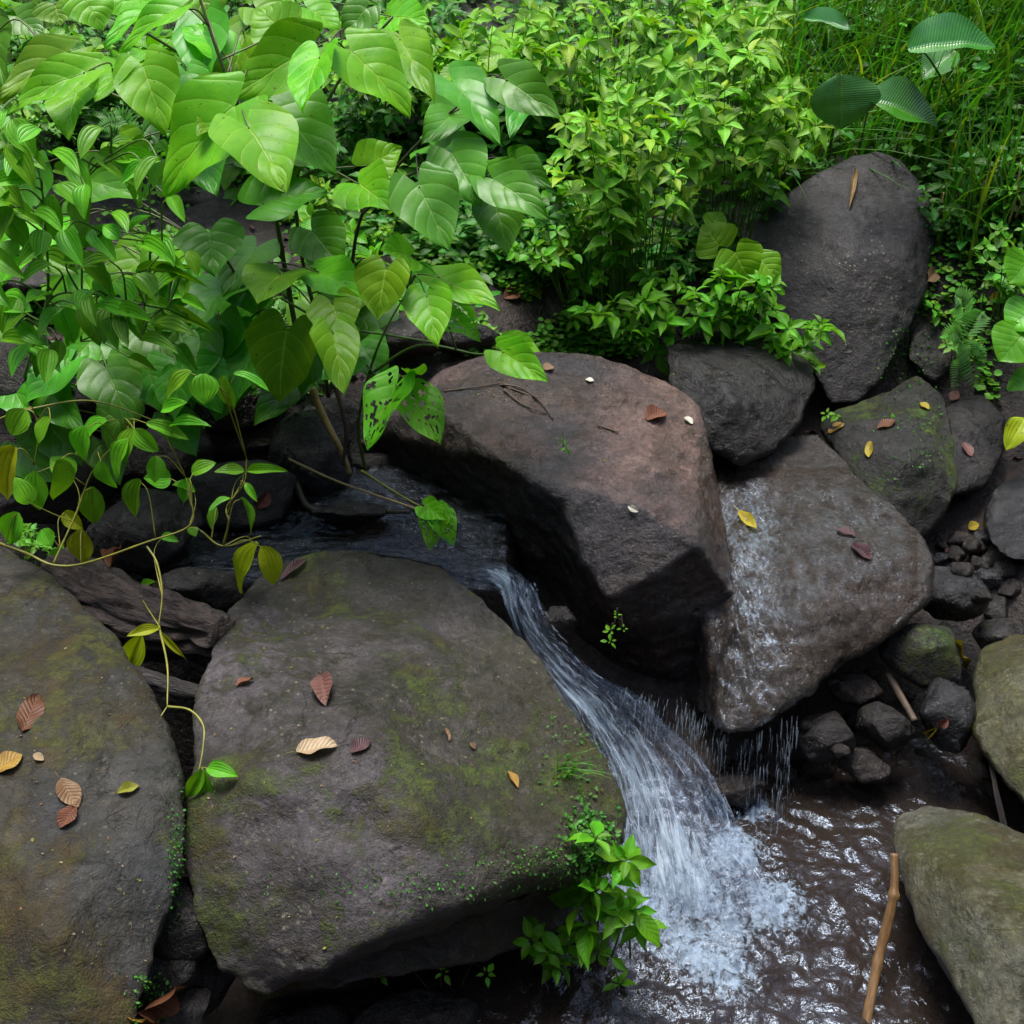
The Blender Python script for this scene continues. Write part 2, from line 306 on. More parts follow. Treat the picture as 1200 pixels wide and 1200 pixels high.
# ------------------------------------------------------------ rocks
COL=[]      # (BVH) of everything solid, for laying things on it
def addbvh(o):
    mw=Matrix.Translation(root_loc(o)); me=o.data
    COL.append(BVHTree.FromPolygons([mw@v.co for v in me.vertices],[tuple(p.vertices) for p in me.polygons]))
addbvh(gnd)
def hit(u,v,default=3.4):
    d=ray(u,v).normalized(); best=None
    for b in COL:
        h=b.ray_cast(CAM,d)
        if h[0] is not None and (best is None or h[3]<best[2]): best=(h[0],h[1],h[3])
    if best is None: return at(u,v,default),Vector((0,0,1))
    n=best[1]
    if n.dot(d)>0: n=-n
    return best[0],n
def hullmesh(pts):
    bm=bmesh.new()
    for p in pts: bm.verts.new(p)
    bmesh.ops.convex_hull(bm,input=bm.verts)
    loose=[v for v in bm.verts if not v.link_faces]
    bmesh.ops.delete(bm,geom=loose,context='VERTS')
    return bm
def rock(parts,mat,label,cat='boulder',name='boulder',voxel=.014,smooth=10,amp=.02,group=None,thick=.5,seed=0,facet=.0,grow=1.02,dents=None,ridge=.0):
    """parts: lists of (u,v,Y); the hidden half follows behind"""
    bm=bmesh.new()
    if not isinstance(parts[0],list): parts=[parts]
    for k,pl in enumerate(parts):
        P=[at(*p) for p in pl]; c=sum(P,Vector())/len(P)
        back=[]
        for p in P:
            d=(p-CAM).normalized(); q=p+d*thick; q=q.lerp(c+d*thick,.18); back.append(q)
        A=[c+(p-c)*grow for p in P]+back
        h=hullmesh(A); me=bpy.data.meshes.new('t'); h.to_mesh(me); h.free(); bm.from_mesh(me); bpy.data.meshes.remove(me)
    me=bpy.data.meshes.new('t'); bm.to_mesh(me); bm.free()
    o=bpy.data.objects.new('t',me); link(o)
    r=o.modifiers.new('r','REMESH'); r.mode='VOXEL'; r.voxel_size=voxel
    s=o.modifiers.new('s','SMOOTH'); s.iterations=smooth; s.factor=.5
    dg=bpy.context.evaluated_depsgraph_get(); dg.update(); ev=o.evaluated_get(dg); m2=bpy.data.meshes.new_from_object(ev)
    bpy.data.objects.remove(o); bpy.data.meshes.remove(me)
    n=len(m2.vertices); co=np.zeros(n*3); m2.vertices.foreach_get('co',co); co=co.reshape(-1,3)
    nr=np.zeros(n*3); m2.vertices.foreach_get('normal',nr); nr=nr.reshape(-1,3)
    off=Vector((seed*7.3,seed*3.1,seed*1.9)); size=(co.max(0)-co.min(0)).max()
    f1=1.6/size; f2=4.5/size
    for i in range(n):
        p=Vector(co[i]); q=p+off
        d=noise.noise(q*f1*1.3)*amp*1.2+noise.fractal(q*f2,.9,2.1,5)*amp*.55
        a=noise.noise(q*f2*.8+Vector((9,2,1))); d-=max(0,.09-abs(a))*amp*3.5*max(0,noise.noise(q*f1*2+Vector((3,3,3)))+.15)
        if ridge: d+=(abs(noise.noise(Vector((q.x*2.2,q.y*2.2,q.z*5))*3)))*ridge
        d+=noise.fractal(q*26,.9,2.1,3)*.0035+noise.fractal(q*9,.8,2.1,3)*.006
        co[i]+=nr[i]*d
    if dents:
        for (u,v,rad,dep) in dents:
            c=None; dd=ray(u,v).normalized()
            t=np.linalg.norm(np.cross(co-np.array(CAM),np.array(dd)),axis=1)
            front=(nr@np.array(dd))<0
            g=np.exp(-(t/rad)**2)*dep*front
            co+=np.outer(g,np.array(dd))
    z0=co[:,2].min(); c=Vector((co[:,0].mean(),co[:,1].mean(),float(z0)))
    co-=np.array(c); m2.vertices.foreach_set('co',co.ravel()); m2.polygons.foreach_set("use_smooth",[True]*len(m2.polygons)); m2.materials.clear(); m2.materials.append(mat)
    m2.name=name; m2.update(); o=bpy.data.objects.new(name,m2); o.location=c; link(o); tag(o,label,cat,group); addbvh(o); return o
def pebble(u,v,Y,w,h,mat,label,group=None,rot=0,seed=0,cat='rock',name='rock',amp=.1,depth=1.0,voxel=None,corners=9):
    """rounded stone w x h photo pixels across"""
    rnd=random.Random(seed*13+5); c=at(u,v,Y); k=(c-CAM).length/FPX; pts=[]
    for i in range(corners*3):
        z=rnd.uniform(-1,1); a=rnd.uniform(0,6.283); q=math.sqrt(1-z*z)
        pts.append(Vector((q*math.cos(a),q*math.sin(a),z)))
    f=(c-CAM).normalized(); x=f.cross(Vector((0,0,1))).normalized(); y=x.cross(f)
    ca,sa=math.cos(R(rot)),math.sin(R(rot)); x2=x*ca+y*sa; y2=y*ca-x*sa
    P=[c+x2*p.x*w*k*.53+y2*p.y*h*k*.53+f*p.z*(w+h)*.25*k*depth for p in pts]
    bm=hullmesh(P); me=bpy.data.meshes.new('t'); bm.to_mesh(me); bm.free(); o=bpy.data.objects.new('t',me); link(o)
    r=o.modifiers.new('r','REMESH'); r.mode='VOXEL'; r.voxel_size=voxel or max(.004,(w+h)*.5*k/26)
    s=o.modifiers.new('s','SMOOTH'); s.iterations=6; s.factor=.5
    dg=bpy.context.evaluated_depsgraph_get(); dg.update(); m2=bpy.data.meshes.new_from_object(o.evaluated_get(dg)); bpy.data.objects.remove(o); bpy.data.meshes.remove(me)
    sz=(w+h)*.5*k; off=Vector((seed*3.7,seed*1.3,seed)); zb=min(v_.co.z for v_ in m2.vertices)
    cc=Vector((c.x,c.y,zb))
    for v_ in m2.vertices:
        q=v_.co/sz+off; v_.co=v_.co+v_.normal*(noise.fractal(q*1.8,.9,2.1,5)*sz*amp*.5)-cc
    m2.polygons.foreach_set("use_smooth",[True]*len(m2.polygons)); m2.materials.clear(); m2.materials.append(mat); m2.name=name
    o=bpy.data.objects.new(name,m2); o.location=cc; link(o); tag(o,label,cat,group); addbvh(o); return o

rock([[(318,655,2.85),(430,640,2.92),(520,650,2.88),(570,690,2.80),(622,750,2.62),(672,830,2.42),(708,895,2.25),(718,960,2.10),(705,1000,1.99),(655,1003,1.93),
       (262,720,2.62),(238,800,2.33),(226,900,2.05),(218,1000,1.88),(226,1070,1.76),(256,1142,1.69),(310,1168,1.67),(385,1125,1.68),(450,1085,1.71),(300,1000,1.87),(420,1000,1.86),(510,1050,1.78),(585,1032,1.84),(430,880,2.03),(350,760,2.45),(300,900,1.98)],
      [(260,1100,1.80),(300,1182,1.72),(400,1162,1.74),(560,1124,1.88),(640,1097,1.98),(690,1040,2.12),(690,960,2.2),(400,1040,1.95)]],
     M['grey'],'broad grey brown boulder left of the waterfall, scattered with dead leaves and edged with moss',thick=.45,seed=1,amp=.044,smooth=4,voxel=.011,
     dents=[(625,1060,.06,.05),(500,1105,.06,.03),(450,660,.04,.01),(565,795,.02,.02),(330,960,.05,.015),(420,960,.04,.012),(250,870,.04,.01),(560,900,.09,.02),(300,780,.06,.015),(430,830,.05,-.015),(390,700,.05,.012),(640,930,.05,.012),(480,960,.07,-.012),(350,1000,.05,-.01)])
rock([(-60,640,2.75),(10,655,2.72),(62,682,2.62),(130,760,2.38),(182,850,2.13),(212,920,1.97),(214,985,1.86),(192,1065,1.72),(165,1150,1.58),(140,1260,1.42),
      (-150,700,2.5),(-260,900,2.1),(-260,1300,1.5),(60,900,1.98),(60,1100,1.58),(0,1300,1.36)],
     M['mossy'],'large moss streaked boulder at the left edge, with curled brown leaves on it',thick=.55,seed=2,amp=.034,smooth=6,voxel=.012)
rock([[(430,500,3.62),(520,432,3.75),(610,412,3.76),(700,418,3.70),(780,448,3.56),(740,590,2.99),(652,582,3.05),(600,548,3.15),(545,505,3.34),(505,474,3.46),(424,530,3.72),(432,572,3.78),(560,655,3.50),(655,750,3.25),(720,720,3.2)],
      [(652,580,3.06),(740,590,2.99),(818,640,2.91),(812,690,2.93),(710,703,2.86),(700,418,3.70),(780,448,3.56),(822,478,3.45),(838,560,3.22),(855,640,3.06),(862,700,2.97),(842,768,2.98),(802,810,2.98),(720,794,3.06),(660,755,3.2)]],
     M['red'],'large tilted reddish grey boulder with a flat sloping top above the waterfall',thick=.45,seed=3,amp=.017,smooth=3,grow=1.01,ridge=.006,voxel=.012,
     dents=[(720,560,.09,.012),(640,490,.1,.01)])
rock([[(800,560,3.5),(845,536,3.62),(900,520,3.65),(960,510,3.66),(1015,560,3.42),(1045,592,3.28),(1084,655,3.02),(1082,700,2.92),(1040,745,2.82),(960,785,2.70),(905,838,2.58),(885,862,2.56),(848,856,2.58),(800,812,3.04),(800,700,3.25),
       (900,640,3.12),(980,650,3.0),(900,750,2.76),(940,720,2.80),(1075,628,3.14),(1088,675,2.98),(1070,715,2.87)]],
     M['wet'],'wet shiny brown boulder with water sheeting down its left side',thick=.42,seed=4,amp=.034,smooth=16,ridge=.016,
     dents=[(990,670,.06,-.02),(880,600,.08,.02),(840,700,.05,.02)])
WETB=COL[-1]
rock([(776,402,3.85),(800,396,3.98),(850,392,4.0),(915,400,3.95),(952,425,3.85),(956,452,3.75),(938,495,3.6),(905,530,3.50),(870,545,3.45),(830,522,3.50),(790,480,3.62),(860,470,3.5),(850,430,3.66)],
     M['black'],'squat dark boulder between the reddish boulder and the upright slab',thick=.4,seed=5,amp=.02,smooth=3)
rock([(866,275,4.5),(893,248,4.55),(950,208,4.62),(1000,184,4.68),(1030,176,4.70),(1058,184,4.68),(1075,208,4.6),(1091,240,4.5),(1093,285,4.4),(1082,350,4.22),(1062,395,4.12),(1030,445,4.0),(1005,470,3.96),(972,468,3.97),(945,420,4.05),(900,340,4.25),(1000,300,4.22),(1060,300,4.26)],
     M['dark'],'tall upright dark slab of rock with a pale dry blade stuck near its top',thick=.35,seed=6,amp=.015,smooth=2)
rock([(1010,500,3.72),(1040,465,3.9),(1075,442,3.98),(1110,470,3.85),(1122,520,3.66),(1118,570,3.5),(1100,610,3.42),(1072,640,3.36),(1030,600,3.42),(1015,570,3.5),(960,500,3.8),(975,480,3.9),(1070,540,3.46)],
     M['moss2'],'rounded boulder with a bright moss patch beside the wet shiny boulder',thick=.35,seed=7,amp=.018,smooth=8)
rock([(1062,420,4.1),(1068,390,4.2),(1088,358,4.3),(1118,378,4.25),(1122,425,4.1),(1095,450,4.05)],
     M['black'],'small dark rock tucked behind the right foot of the upright slab',thick=.3,seed=8,amp=.016,cat='rock',name='rock')
rock([(1105,475,3.86),(1150,465,3.92),(1178,490,3.8),(1180,530,3.66),(1150,575,3.55),(1115,580,3.5),(1100,540,3.6)],
     M['black'],'grey boulder with a pinkish dead leaf, right of the mossy rounded boulder',thick=.3,seed=9,amp=.016)
rock([(1152,605,3.44),(1165,575,3.52),(1195,560,3.55),(1240,565,3.5),(1260,620,3.35),(1215,660,3.2),(1180,655,3.2),(1155,635,3.3)],
     M['blue'],'smooth blue grey boulder cut by the right edge of the frame, under the leaves',thick=.3,seed=10,amp=.014)
rock([(1138,800,2.78),(1150,765,2.88),(1190,745,2.92),(1260,740,2.9),(1300,850,2.6),(1260,960,2.3),(1205,950,2.33),(1165,900,2.48),(1140,860,2.6),(1200,830,2.58)],
     M['green'],'large rounded green grey boulder at the right edge, above the olive one',thick=.35,seed=11,amp=.018)
rock([(1046,990,2.2),(1052,965,2.28),(1085,948,2.32),(1150,956,2.28),(1215,985,2.2),(1330,1050,1.95),(1330,1260,1.65),(1180,1270,1.55),(1135,1185,1.74),(1095,1115,1.90),(1060,1045,2.06),(1130,1040,1.95),(1200,1120,1.74)],
     M['green'],'smooth olive green boulder in the lower right corner, standing in the pool',thick=.5,seed=12,amp=.02)
# smaller stones, each on its own spot
PB=[(215,1080,1.80,90,90,'black',0,'added black stone standing in for shade in the gap between the front boulders'),(215,1155,1.76,110,80,'blue',0,'added grey black stone standing in for shade at the lower left foot of the broad boulder'),(440,548,3.62,110,60,'black',-10,'dark wet rock in the shade at the left end of the reddish boulder'),  # first two stones are added to turn the lit soil of the gap dark
(390,500,3.75,120,90,'black',5,'dark rock under the stems of the heart-leaved plants'),
(300,520,3.7,120,70,'brownrock',0,'brown dark rock at the far bank of the little stream'),
(60,560,3.3,150,110,'black',0,'dark rock in the shade behind the left vine leaves'),
(190,540,3.5,130,80,'black',8,'dark shaded rock under the middle of the vine'),
(130,470,3.7,150,70,'black',0,'dark rock under the low clump of broad leaves'),
(1112,694,3.08,82,62,'blue',0,'dark blue grey stone touching the right side of the wet shiny boulder'),
(1083,768,2.86,98,74,'moss2',0,'low green tinted stone with a long yellow leaf on it'),
(1104,838,2.68,72,84,'blue',20,'upright striped grey stone with a green mossy foot at the pool edge'),
(1036,852,2.68,64,56,'black',0,'small dark squarish stone standing at the back of the pool'),
(968,864,2.66,76,56,'black',25,'dark slanting stone under the lip of the wet shiny boulder'),
(1172,748,2.98,56,44,'black',0,'dark stone just above the green grey boulder at the right edge'),
(1002,808,2.80,60,40,'brownrock',0,'brown wet stone in the shadow behind the pool'),
(1012,898,2.62,62,40,'brownrock',0,'reddish brown stone awash in the pool below the squarish stone'),
(862,925,2.57,74,40,'brownrock',10,'brown stone showing through the splash at the foot of the drips'),
(365,535,3.5,110,120,'blue',-20,'tall blue black rock in the shade left of the reddish boulder'),
(283,585,3.25,140,90,'black',0,'dark rounded rock behind the thin vine, left of the stream'),
(170,625,3.0,130,100,'black',10,'dark rock beneath the vine leaves above the rotten log'),
(235,690,2.85,110,50,'grey',-12,'low grey stone right behind the rotten log'),
(270,470,3.7,120,80,'black',0,'dark stone in the hollow below the big heart shaped leaves'),
(410,600,3.18,90,26,'brownrock',-5,'flat wet stone lying across the upper stream'),
(500,688,2.94,60,30,'brownrock',-20,'reddish stone under the water just above the fall'),
(196,1140,1.72,70,60,'black',0,'dark stone wedged in the gap between the two front boulders'),
(205,1195,1.68,90,60,'black',20,'blackish stone at the bottom of the gap between the two front boulders'),
(480,1200,1.84,150,70,'black',0,'dark stone in the shade under the broad front boulder'),
(340,1215,1.78,140,60,'black',0,'shaded dark stone at the bottom edge, under the left of the broad boulder'),
(1150,320,4.5,70,60,'black',0,'dark stone under the herbs right of the upright slab'),
(1125,255,4.9,90,60,'black',0,'dark stone in the undergrowth behind the upright slab'),
(480,395,3.85,90,50,'grey',0,'grey stone on the bank behind the reddish boulder'),
(545,395,3.9,80,40,'black',0,'dark stone on the bank behind the top of the reddish boulder'),
(655,728,2.80,44,38,'brownrock',0,'small wet stone pinched between the fall and the reddish boulder'),
(20,430,3.3,110,90,'black',10,'brown grey stone behind the leafy stems at the left edge'),
(60,330,4.1,150,40,'grey',-6,'flat pale stone in the mud at the left edge'),
(255,238,4.9,130,34,'grey',-8,'flat stone in the mud flat behind the heart leaves')]
for i,(u,v,Y,w,h,m,rot,lab) in enumerate(PB): pebble(u,v,Y,w,h,M[m],lab,rot=rot,seed=i+20)
rp=random.Random(3)
spots=[(1100,655),(1120,650),(1142,640),(1128,668),(1150,662),(1168,655),(1105,640),(1160,678),(1180,690),(1150,700),(1170,715),(1140,640),(1122,632),(1155,630),(1178,668)]
for i,(u,v) in enumerate(spots):
    p,_=hit(u,v); s=rp.uniform(16,34)
    pebble(u,v,p.y-.01,s,s*rp.uniform(.6,.9),M[rp.choice(['black','blue','brownrock'])],'small dark pebble in the heap below the blue grey boulder at the right edge','pebbles heaped on the right bank',rot=rp.uniform(-30,30),seed=60+i,cat='pebble',name='pebble')
spots=[(960,900),(985,880),(1060,900),(1020,790),(1065,815),(975,800),(945,850),(1000,845),(1150,905),(1160,930),(1080,885)]
for i,(u,v) in enumerate(spots):
    p,_=hit(u,v); s=rp.uniform(16,36)
    pebble(u,v,p.y-.01,s,s*rp.uniform(.6,.9),M[rp.choice(['black','brownrock','brownrock'])],'small wet pebble at the back edge of the brown pool','pebbles along the back of the pool',rot=rp.uniform(-30,30),seed=90+i,cat='pebble',name='pebble')
# ------------------------------------------------------------ water
def water_mat(name,murk,tint,mfac,ripple,scale,foam=None):
    N=NT(name); tc=N.n("TexCoord"); P=tc.outputs['Object']
    a=N.noise(P,scale,4,.55,1.6); b=N.noise(P,scale*2.7,3,.6,.9); c=N.noise(N.mapping(P,scale=(1,1.8,1),rot=(0,0,.5)),scale*.45,3,.5,.8)
    h=N.math('ADD',N.math('ADD',a,N.math('MULTIPLY',b,.35)),c); nb=N.bump(h,ripple,.03)
    fr=N.n("Fresnel"); fr.inputs[0].default_value=1.4; N.l(nb,fr.inputs[1])
    gl=N.n("BsdfGlossy"); gl.inputs['Roughness'].default_value=.10; gl.inputs[0].default_value=(.66,.80,1,1); N.l(nb,gl.inputs['Normal'])
    df=N.n("BsdfDiffuse"); df.inputs[0].default_value=(*murk,1); tr=N.n("BsdfTransparent"); tr.inputs[0].default_value=(*tint,1)
    m1=N.n("MixShader"); m1.inputs[0].default_value=mfac; N.l(tr.outputs[0],m1.inputs[1]); N.l(df.outputs[0],m1.inputs[2])
    m2=N.n("MixShader"); N.l(N.math('MULTIPLY',fr.outputs[0],1.3,clamp=True),m2.inputs[0]); N.l(m1.outputs[0],m2.inputs[1]); N.l(gl.outputs[0],m2.inputs[2])
    last=m2.outputs[0]
    if foam:
        at_=N.n("Attribute"); at_.attribute_name="foam"; f=at_.outputs['Fac']
        n=N.noise(P,19,4,.62,2.2); n2=N.noise(N.mapping(P,scale=(1.3,1,1)),60,3,.6,1.5)
        k=N.math('ADD',N.math('ADD',N.math('MULTIPLY',n,.75),N.math('MULTIPLY',n2,.35)),N.math('MULTIPLY',f,.42))
        k=N.math('MULTIPLY',N.ramp(k,.74,1.0),.8)
        fm=N.n("BsdfPrincipled"); fm.inputs['Base Color'].default_value=(.26,.35,.45,1); fm.inputs['Roughness'].default_value=.5; N.l(N.bump(n2,.6,.01),fm.inputs['Normal'])
        m3=N.n("MixShader"); N.l(k,m3.inputs[0]); N.l(last,m3.inputs[1]); N.l(fm.outputs[0],m3.inputs[2]); last=m3.outputs[0]
    N.l(last,N.out.inputs[0]); return N.m
M['pool']=water_mat('pool_water',(.034,.026,.021),(.60,.50,.42),.62,.26,20,foam=True)
M['stream']=water_mat('stream_water',(.010,.009,.008),(.75,.68,.6),.6,.5,26)
IMP=[atz(905,1062,0),atz(840,1135,0),atz(745,1068,0),atz(800,1050,0),atz(860,1000,0),atz(800,1105,0),atz(880,950,0),atz(850,1090,0)]; IW=[.12,.12,.17,.17,.11,.13,.07,.10]
def foamv(x,y):
    f=0
    for p,w in zip(IMP,IW): f=max(f,math.exp(-((x-p.x)**2+(y-p.y)**2)/(w*w)))
    return f
def poolz(x,y):
    f=foamv(x,y); q=Vector((x,y,0)); d=math.hypot(x-IMP[3].x,y-IMP[3].y)
    z=.0045*math.sin(d*62-noise.noise(q*6)*5)*math.exp(-d*1.3)*sm(.05,.25,d)
    z+=noise.fractal(q*11,.8,2.1,3)*.010*(.35+.65*math.exp(-d*1.2))+noise.fractal(q*34,.8,2.1,3)*.006*math.exp(-d*1.4)
    z+=(noise.noise(Vector((x*17+3,y*24,2)))+.4*noise.noise(Vector((x*45,y*50,5))))*.0050*(.45+.55*math.exp(-d*1.0))
    z+=f*(.012+abs(noise.fractal(q*30,.7,2.1,4))*.030)
    return z
xs=np.linspace(-.55,2.0,300); ys=np.linspace(.9,2.95,270)
pool=grid_mesh('pool_water',xs,ys,poolz,M['pool']); tag(pool,kind='structure')
fa=pool.data.attributes.new("foam",'FLOAT','POINT'); fa.data.foreach_set("value",[foamv(x,y) for y in ys for x in xs])
xs=np.linspace(-1.3,.085,260); ys=np.linspace(2.80,3.75,180)
st=grid_mesh('stream_water',xs,ys,lambda x,y:.572-.02*sm(-.4,.0,x)-.30*sm(-.02,.085,x)*(1+.6*sm(3.0,2.85,y))-.3*sm(2.87,2.81,y)+noise.fractal(Vector((x*9,y*20,0)),.8,2.1,3)*.010,M['stream']); tag(st,kind='structure')
# falling water: a thin broken sheet with many drawn-out strands of water round it
def fall_mat():
    N=NT('falling_water'); tc=N.n("TexCoord"); U=tc.outputs['UV']
    n=N.noise(N.mapping(U,scale=(26,2.6,1)),1.0,5,.7,.35); n2=N.noise(N.mapping(U,scale=(70,7,1)),1.0,4,.7,.2); n3=N.noise(N.mapping(U,scale=(7,3,1)),1.0,3,.6,.4)
    k=N.math('ADD',N.math('MULTIPLY',n,.55),N.math('ADD',N.math('MULTIPLY',n2,.3),N.math('MULTIPLY',n3,.3)))
    at_=N.n('Attribute'); at_.attribute_name='rnd'; k=N.math('ADD',k,N.math('MULTIPLY_ADD',at_.outputs['Fac'],.32,-.32)); al=N.math('MULTIPLY',N.ramp(N.math('ADD',k,N.math('MULTIPLY',N.ramp(n3,.58,.40),-.16)),.44,.70),.8)
    p=N.n("BsdfPrincipled"); p.inputs['Base Color'].default_value=(.30,.39,.48,1); p.inputs['Roughness'].default_value=.22; N.l(N.bump(N.math('ADD',n,n2),.6,.01),p.inputs['Normal'])
    tr=N.n("BsdfTransparent"); gl=N.n("BsdfGlossy"); gl.inputs['Roughness'].default_value=.2; gl.inputs[0].default_value=(.42,.55,.75,1); N.l(N.bump(n2,.8,.02),gl.inputs['Normal'])
    a=N.n("MixShader"); a.inputs[0].default_value=.10; N.l(tr.outputs[0],a.inputs[1]); N.l(gl.outputs[0],a.inputs[2])
    b=N.n("MixShader"); N.l(al,b.inputs[0]); N.l(a.outputs[0],b.inputs[1]); N.l(p.outputs[0],b.inputs[2]); N.l(b.outputs[0],N.out.inputs[0]); return N.m
M['fall']=fall_mat()
def strand_mat():
    N=NT('water_strand'); p=N.n("BsdfPrincipled"); p.inputs['Base Color'].default_value=(.40,.50,.60,1); p.inputs['Roughness'].default_value=.2
    tr=N.n("BsdfTransparent"); at_=N.n("Attribute"); at_.attribute_name="rnd"; m=N.n("MixShader"); N.l(N.math('MULTIPLY_ADD',at_.outputs['Fac'],.38,.05),m.inputs[0]); N.l(tr.outputs[0],m.inputs[1]); N.l(p.outputs[0],m.inputs[2]); N.l(m.outputs[0],N.out.inputs[0]); return N.m
M['strand']=strand_mat()
ROWS=[((548,668,3.0),(596,660,3.02)),((566,678,2.93),(612,673,2.93)),((584,690,2.86),(628,690,2.84)),((594,715,2.80),(634,712,2.79)),((604,745,2.77),(650,742,2.75)),((622,775,2.73),(676,768,2.73)),((640,802,2.69),(704,792,2.70)),
      ((658,832,2.65),(748,815,2.67)),((678,868,2.60),(782,848,2.62)),((696,910,2.52),(822,890,2.56)),((708,960,2.42),(848,935,2.47)),((714,1010,2.31),(872,985,2.36)),((716,1052,2.21),(900,1032,2.24)),((716,1085,2.14),(925,1070,2.14))]
LC=spline([at(*a) for a,b in ROWS],8); RC=spline([at(*b) for a,b in ROWS],8)
def fallpt(u,w):
    w=min(max(w,0),.9999)*(len(LC)-1); i=int(w); t=w-i
    l=LC[i].lerp(LC[i+1],t); r=RC[i].lerp(RC[i+1],t); p=l.lerp(r,u)
    return p
def sheet(off,seed,nu=40,nv=110):
    V=[];F=[];UV=[]
    for j in range(nv+1):
        w=j/nv
        for i in range(nu+1):
            u=i/nu; p=fallpt(u,w); h=noise.fractal(Vector((u*9+seed,w*5,seed)),.8,2.1,4)*.028*(.25+w)
            V.append((p.x,p.y-off-h*.7,p.z+off*.5+h+.02*math.sin(u*math.pi))); UV.append((u*(.3+w*.9)+seed,w*2.2))
    for j in range(nv):
        for i in range(nu): a=j*(nu+1)+i; F.append((a,a+1,a+nu+2,a+nu+1))
    mb=MB(); mb.add(V,F,np.array(UV)); return mb
wf=MB()
for off,sd_ in ((0,0),(.022,3.7)):
    s_=sheet(off,sd_); wf.add(np.concatenate(s_.V),s_.F,np.concatenate(s_.UV))
wo=wf.build('waterfall',M['fall'],loc=(.2,2.5,0)); tag(wo,kind='structure')
ef=[]
for s2 in range(2):
    for j in range(111):
        for i in range(41): ef.append(min(1,(1-i/40)/.45)*(1-.75*sm(.35,.8,i/40)*math.exp(-((j/110-.55)/.2)**2))*min(1,i/40/.06+.3)*min(1,j/110/.07+.05))
wo.data.attributes['rnd'].data.foreach_set('value',ef)
sb=MB(); rw=random.Random(11)
def strand(P,r,rnd):
    tube(sb,P,r,r,4,rnd,rf=lambda t:max(.08,math.sin(math.pi*min(1,t*.9+.06))))
for k in range(1500):
    u=rw.random(); w=.12+.85*rw.random()**.75
    if noise.noise(Vector((u*9,w*2.2,1)))<rw.uniform(-.25,.35): continue
    if rw.random()<.9*max(0,(u-.35)/.65)**.7*math.exp(-((w-.55)/.2)**2)+.35*u: continue
    L=rw.uniform(.008,.04)*(.6+w*.6); off=abs(rw.gauss(0,.016+.03*w)); du=rw.gauss(0,.022)
    P=[]
    for i in range(4):
        p=fallpt(u+du*i/3,w+L*i/3); P.append(Vector((p.x,p.y-off*.8,p.z+off+.01+.02*math.sin(u*math.pi))))
    strand(P,rw.uniform(.0005,.0018),rw.random())
# drips from the lip of the wet boulder
for k in range(620):
    q=rw.random(); uu=788+q*150
    vv=800+ (55*math.sin(min(1,q/.62)*math.pi/2) if q<.62 else 55-(q-.62)*100)
    Y=2.64-.10*q+rw.uniform(-.03,.03); top=at(uu,vv+8,Y)
    dens=.5+.5*noise.noise(Vector((uu*.06,0,0)))*2
    if rw.random()>dens+.15: continue
    s0=rw.random()*(top.z); L=rw.uniform(.015,.07); fw=(top.z-s0)*0+ s0*.18
    a=Vector((top.x+rw.gauss(0,.004),top.y-s0*.2,top.z-s0)); b=Vector((a.x+rw.gauss(0,.003),a.y-L*.25,a.z-L))
    if b.z<0: b.z=0
    strand([a,a.lerp(b,.4),b],rw.uniform(.0005,.0015),rw.random()*.8)
for k in range(620):      # the part of the curtain that joins the fall
    q=rw.random(); t_=rw.random()**1.1; dens=noise.noise(Vector((q*9,3,0)))
    if dens<rw.uniform(-.4,.3): continue
    a=at(728+q*105,802+q*34,2.80-.10*q); s0=a.z*t_; L=rw.uniform(.012,.05)
    p=Vector((a.x-.10*t_+rw.gauss(0,.006),a.y-.30*t_*t_,a.z-s0)); strand([p,p+Vector((-.08*L,-.2*L,-.5*L)),p+Vector((-.16*L,-.45*L,-L))],rw.uniform(.0005,.0016),rw.random())
# spray flung up where the fall meets the pool
for k in range(900):
    p=rw.choice(IMP[:6]+[IMP[7]]); a=rw.uniform(0,6.283); r=abs(rw.gauss(0,.07)); x=p.x+math.cos(a)*r; y=p.y+math.sin(a)*r
    z=abs(rw.gauss(0,.03))*math.exp(-r*3)+.012; v=Vector((rw.gauss(0,.6)+.3,rw.gauss(-.3,.6),rw.gauss(0,.7))).normalized()*rw.uniform(.002,.008)
    c=Vector((x,y,z+foamv(x,y)*.02)); strand([c-v,c,c+v],rw.uniform(.0008,.0024),rw.random())
tag(sb.build('water_spray',M['strand'],loc=(.2,2.3,0)),kind='stuff')

# thin film of water running down the left of the wet boulder
def film_mat():
    N=NT('water_film'); tc=N.n("TexCoord"); P=tc.outputs['Object']; a=N.noise(N.mapping(P,scale=(1.7,.8,.8)),46,4,.6,1.0); b2=N.noise(P,95,3,.6,.6); c=N.noise(N.mapping(P,scale=(2,1,1)),17,5,.7); ae=N.n('Attribute'); ae.attribute_name='rnd'; ea=ae.outputs['Fac']
    nb=N.bump(N.math('ADD',a,N.math('MULTIPLY',b2,.2)),.55,.02); gl=N.n("BsdfGlossy"); gl.inputs['Roughness'].default_value=.09; gl.inputs[0].default_value=(.80,.90,1,1); N.l(nb,gl.inputs['Normal'])
    tr=N.n("BsdfTransparent"); tr.inputs[0].default_value=(.85,.80,.75,1); fr=N.n("Fresnel"); fr.inputs[0].default_value=1.45; N.l(nb,fr.inputs[1]); m=N.n("MixShader")
    N.l(N.math('MULTIPLY',N.math('MULTIPLY_ADD',fr.outputs[0],.75,.01),N.math('MULTIPLY',ea,N.ramp(c,.30,.62)),clamp=True),m.inputs[0]); N.l(tr.outputs[0],m.inputs[1]); N.l(gl.outputs[0],m.inputs[2]); N.l(m.outputs[0],N.out.inputs[0]); return N.m
M['film']=film_mat()
fm_=MB(); nu,nv=90,130; V=[]; ok=[]; UV=[]; EA=[]
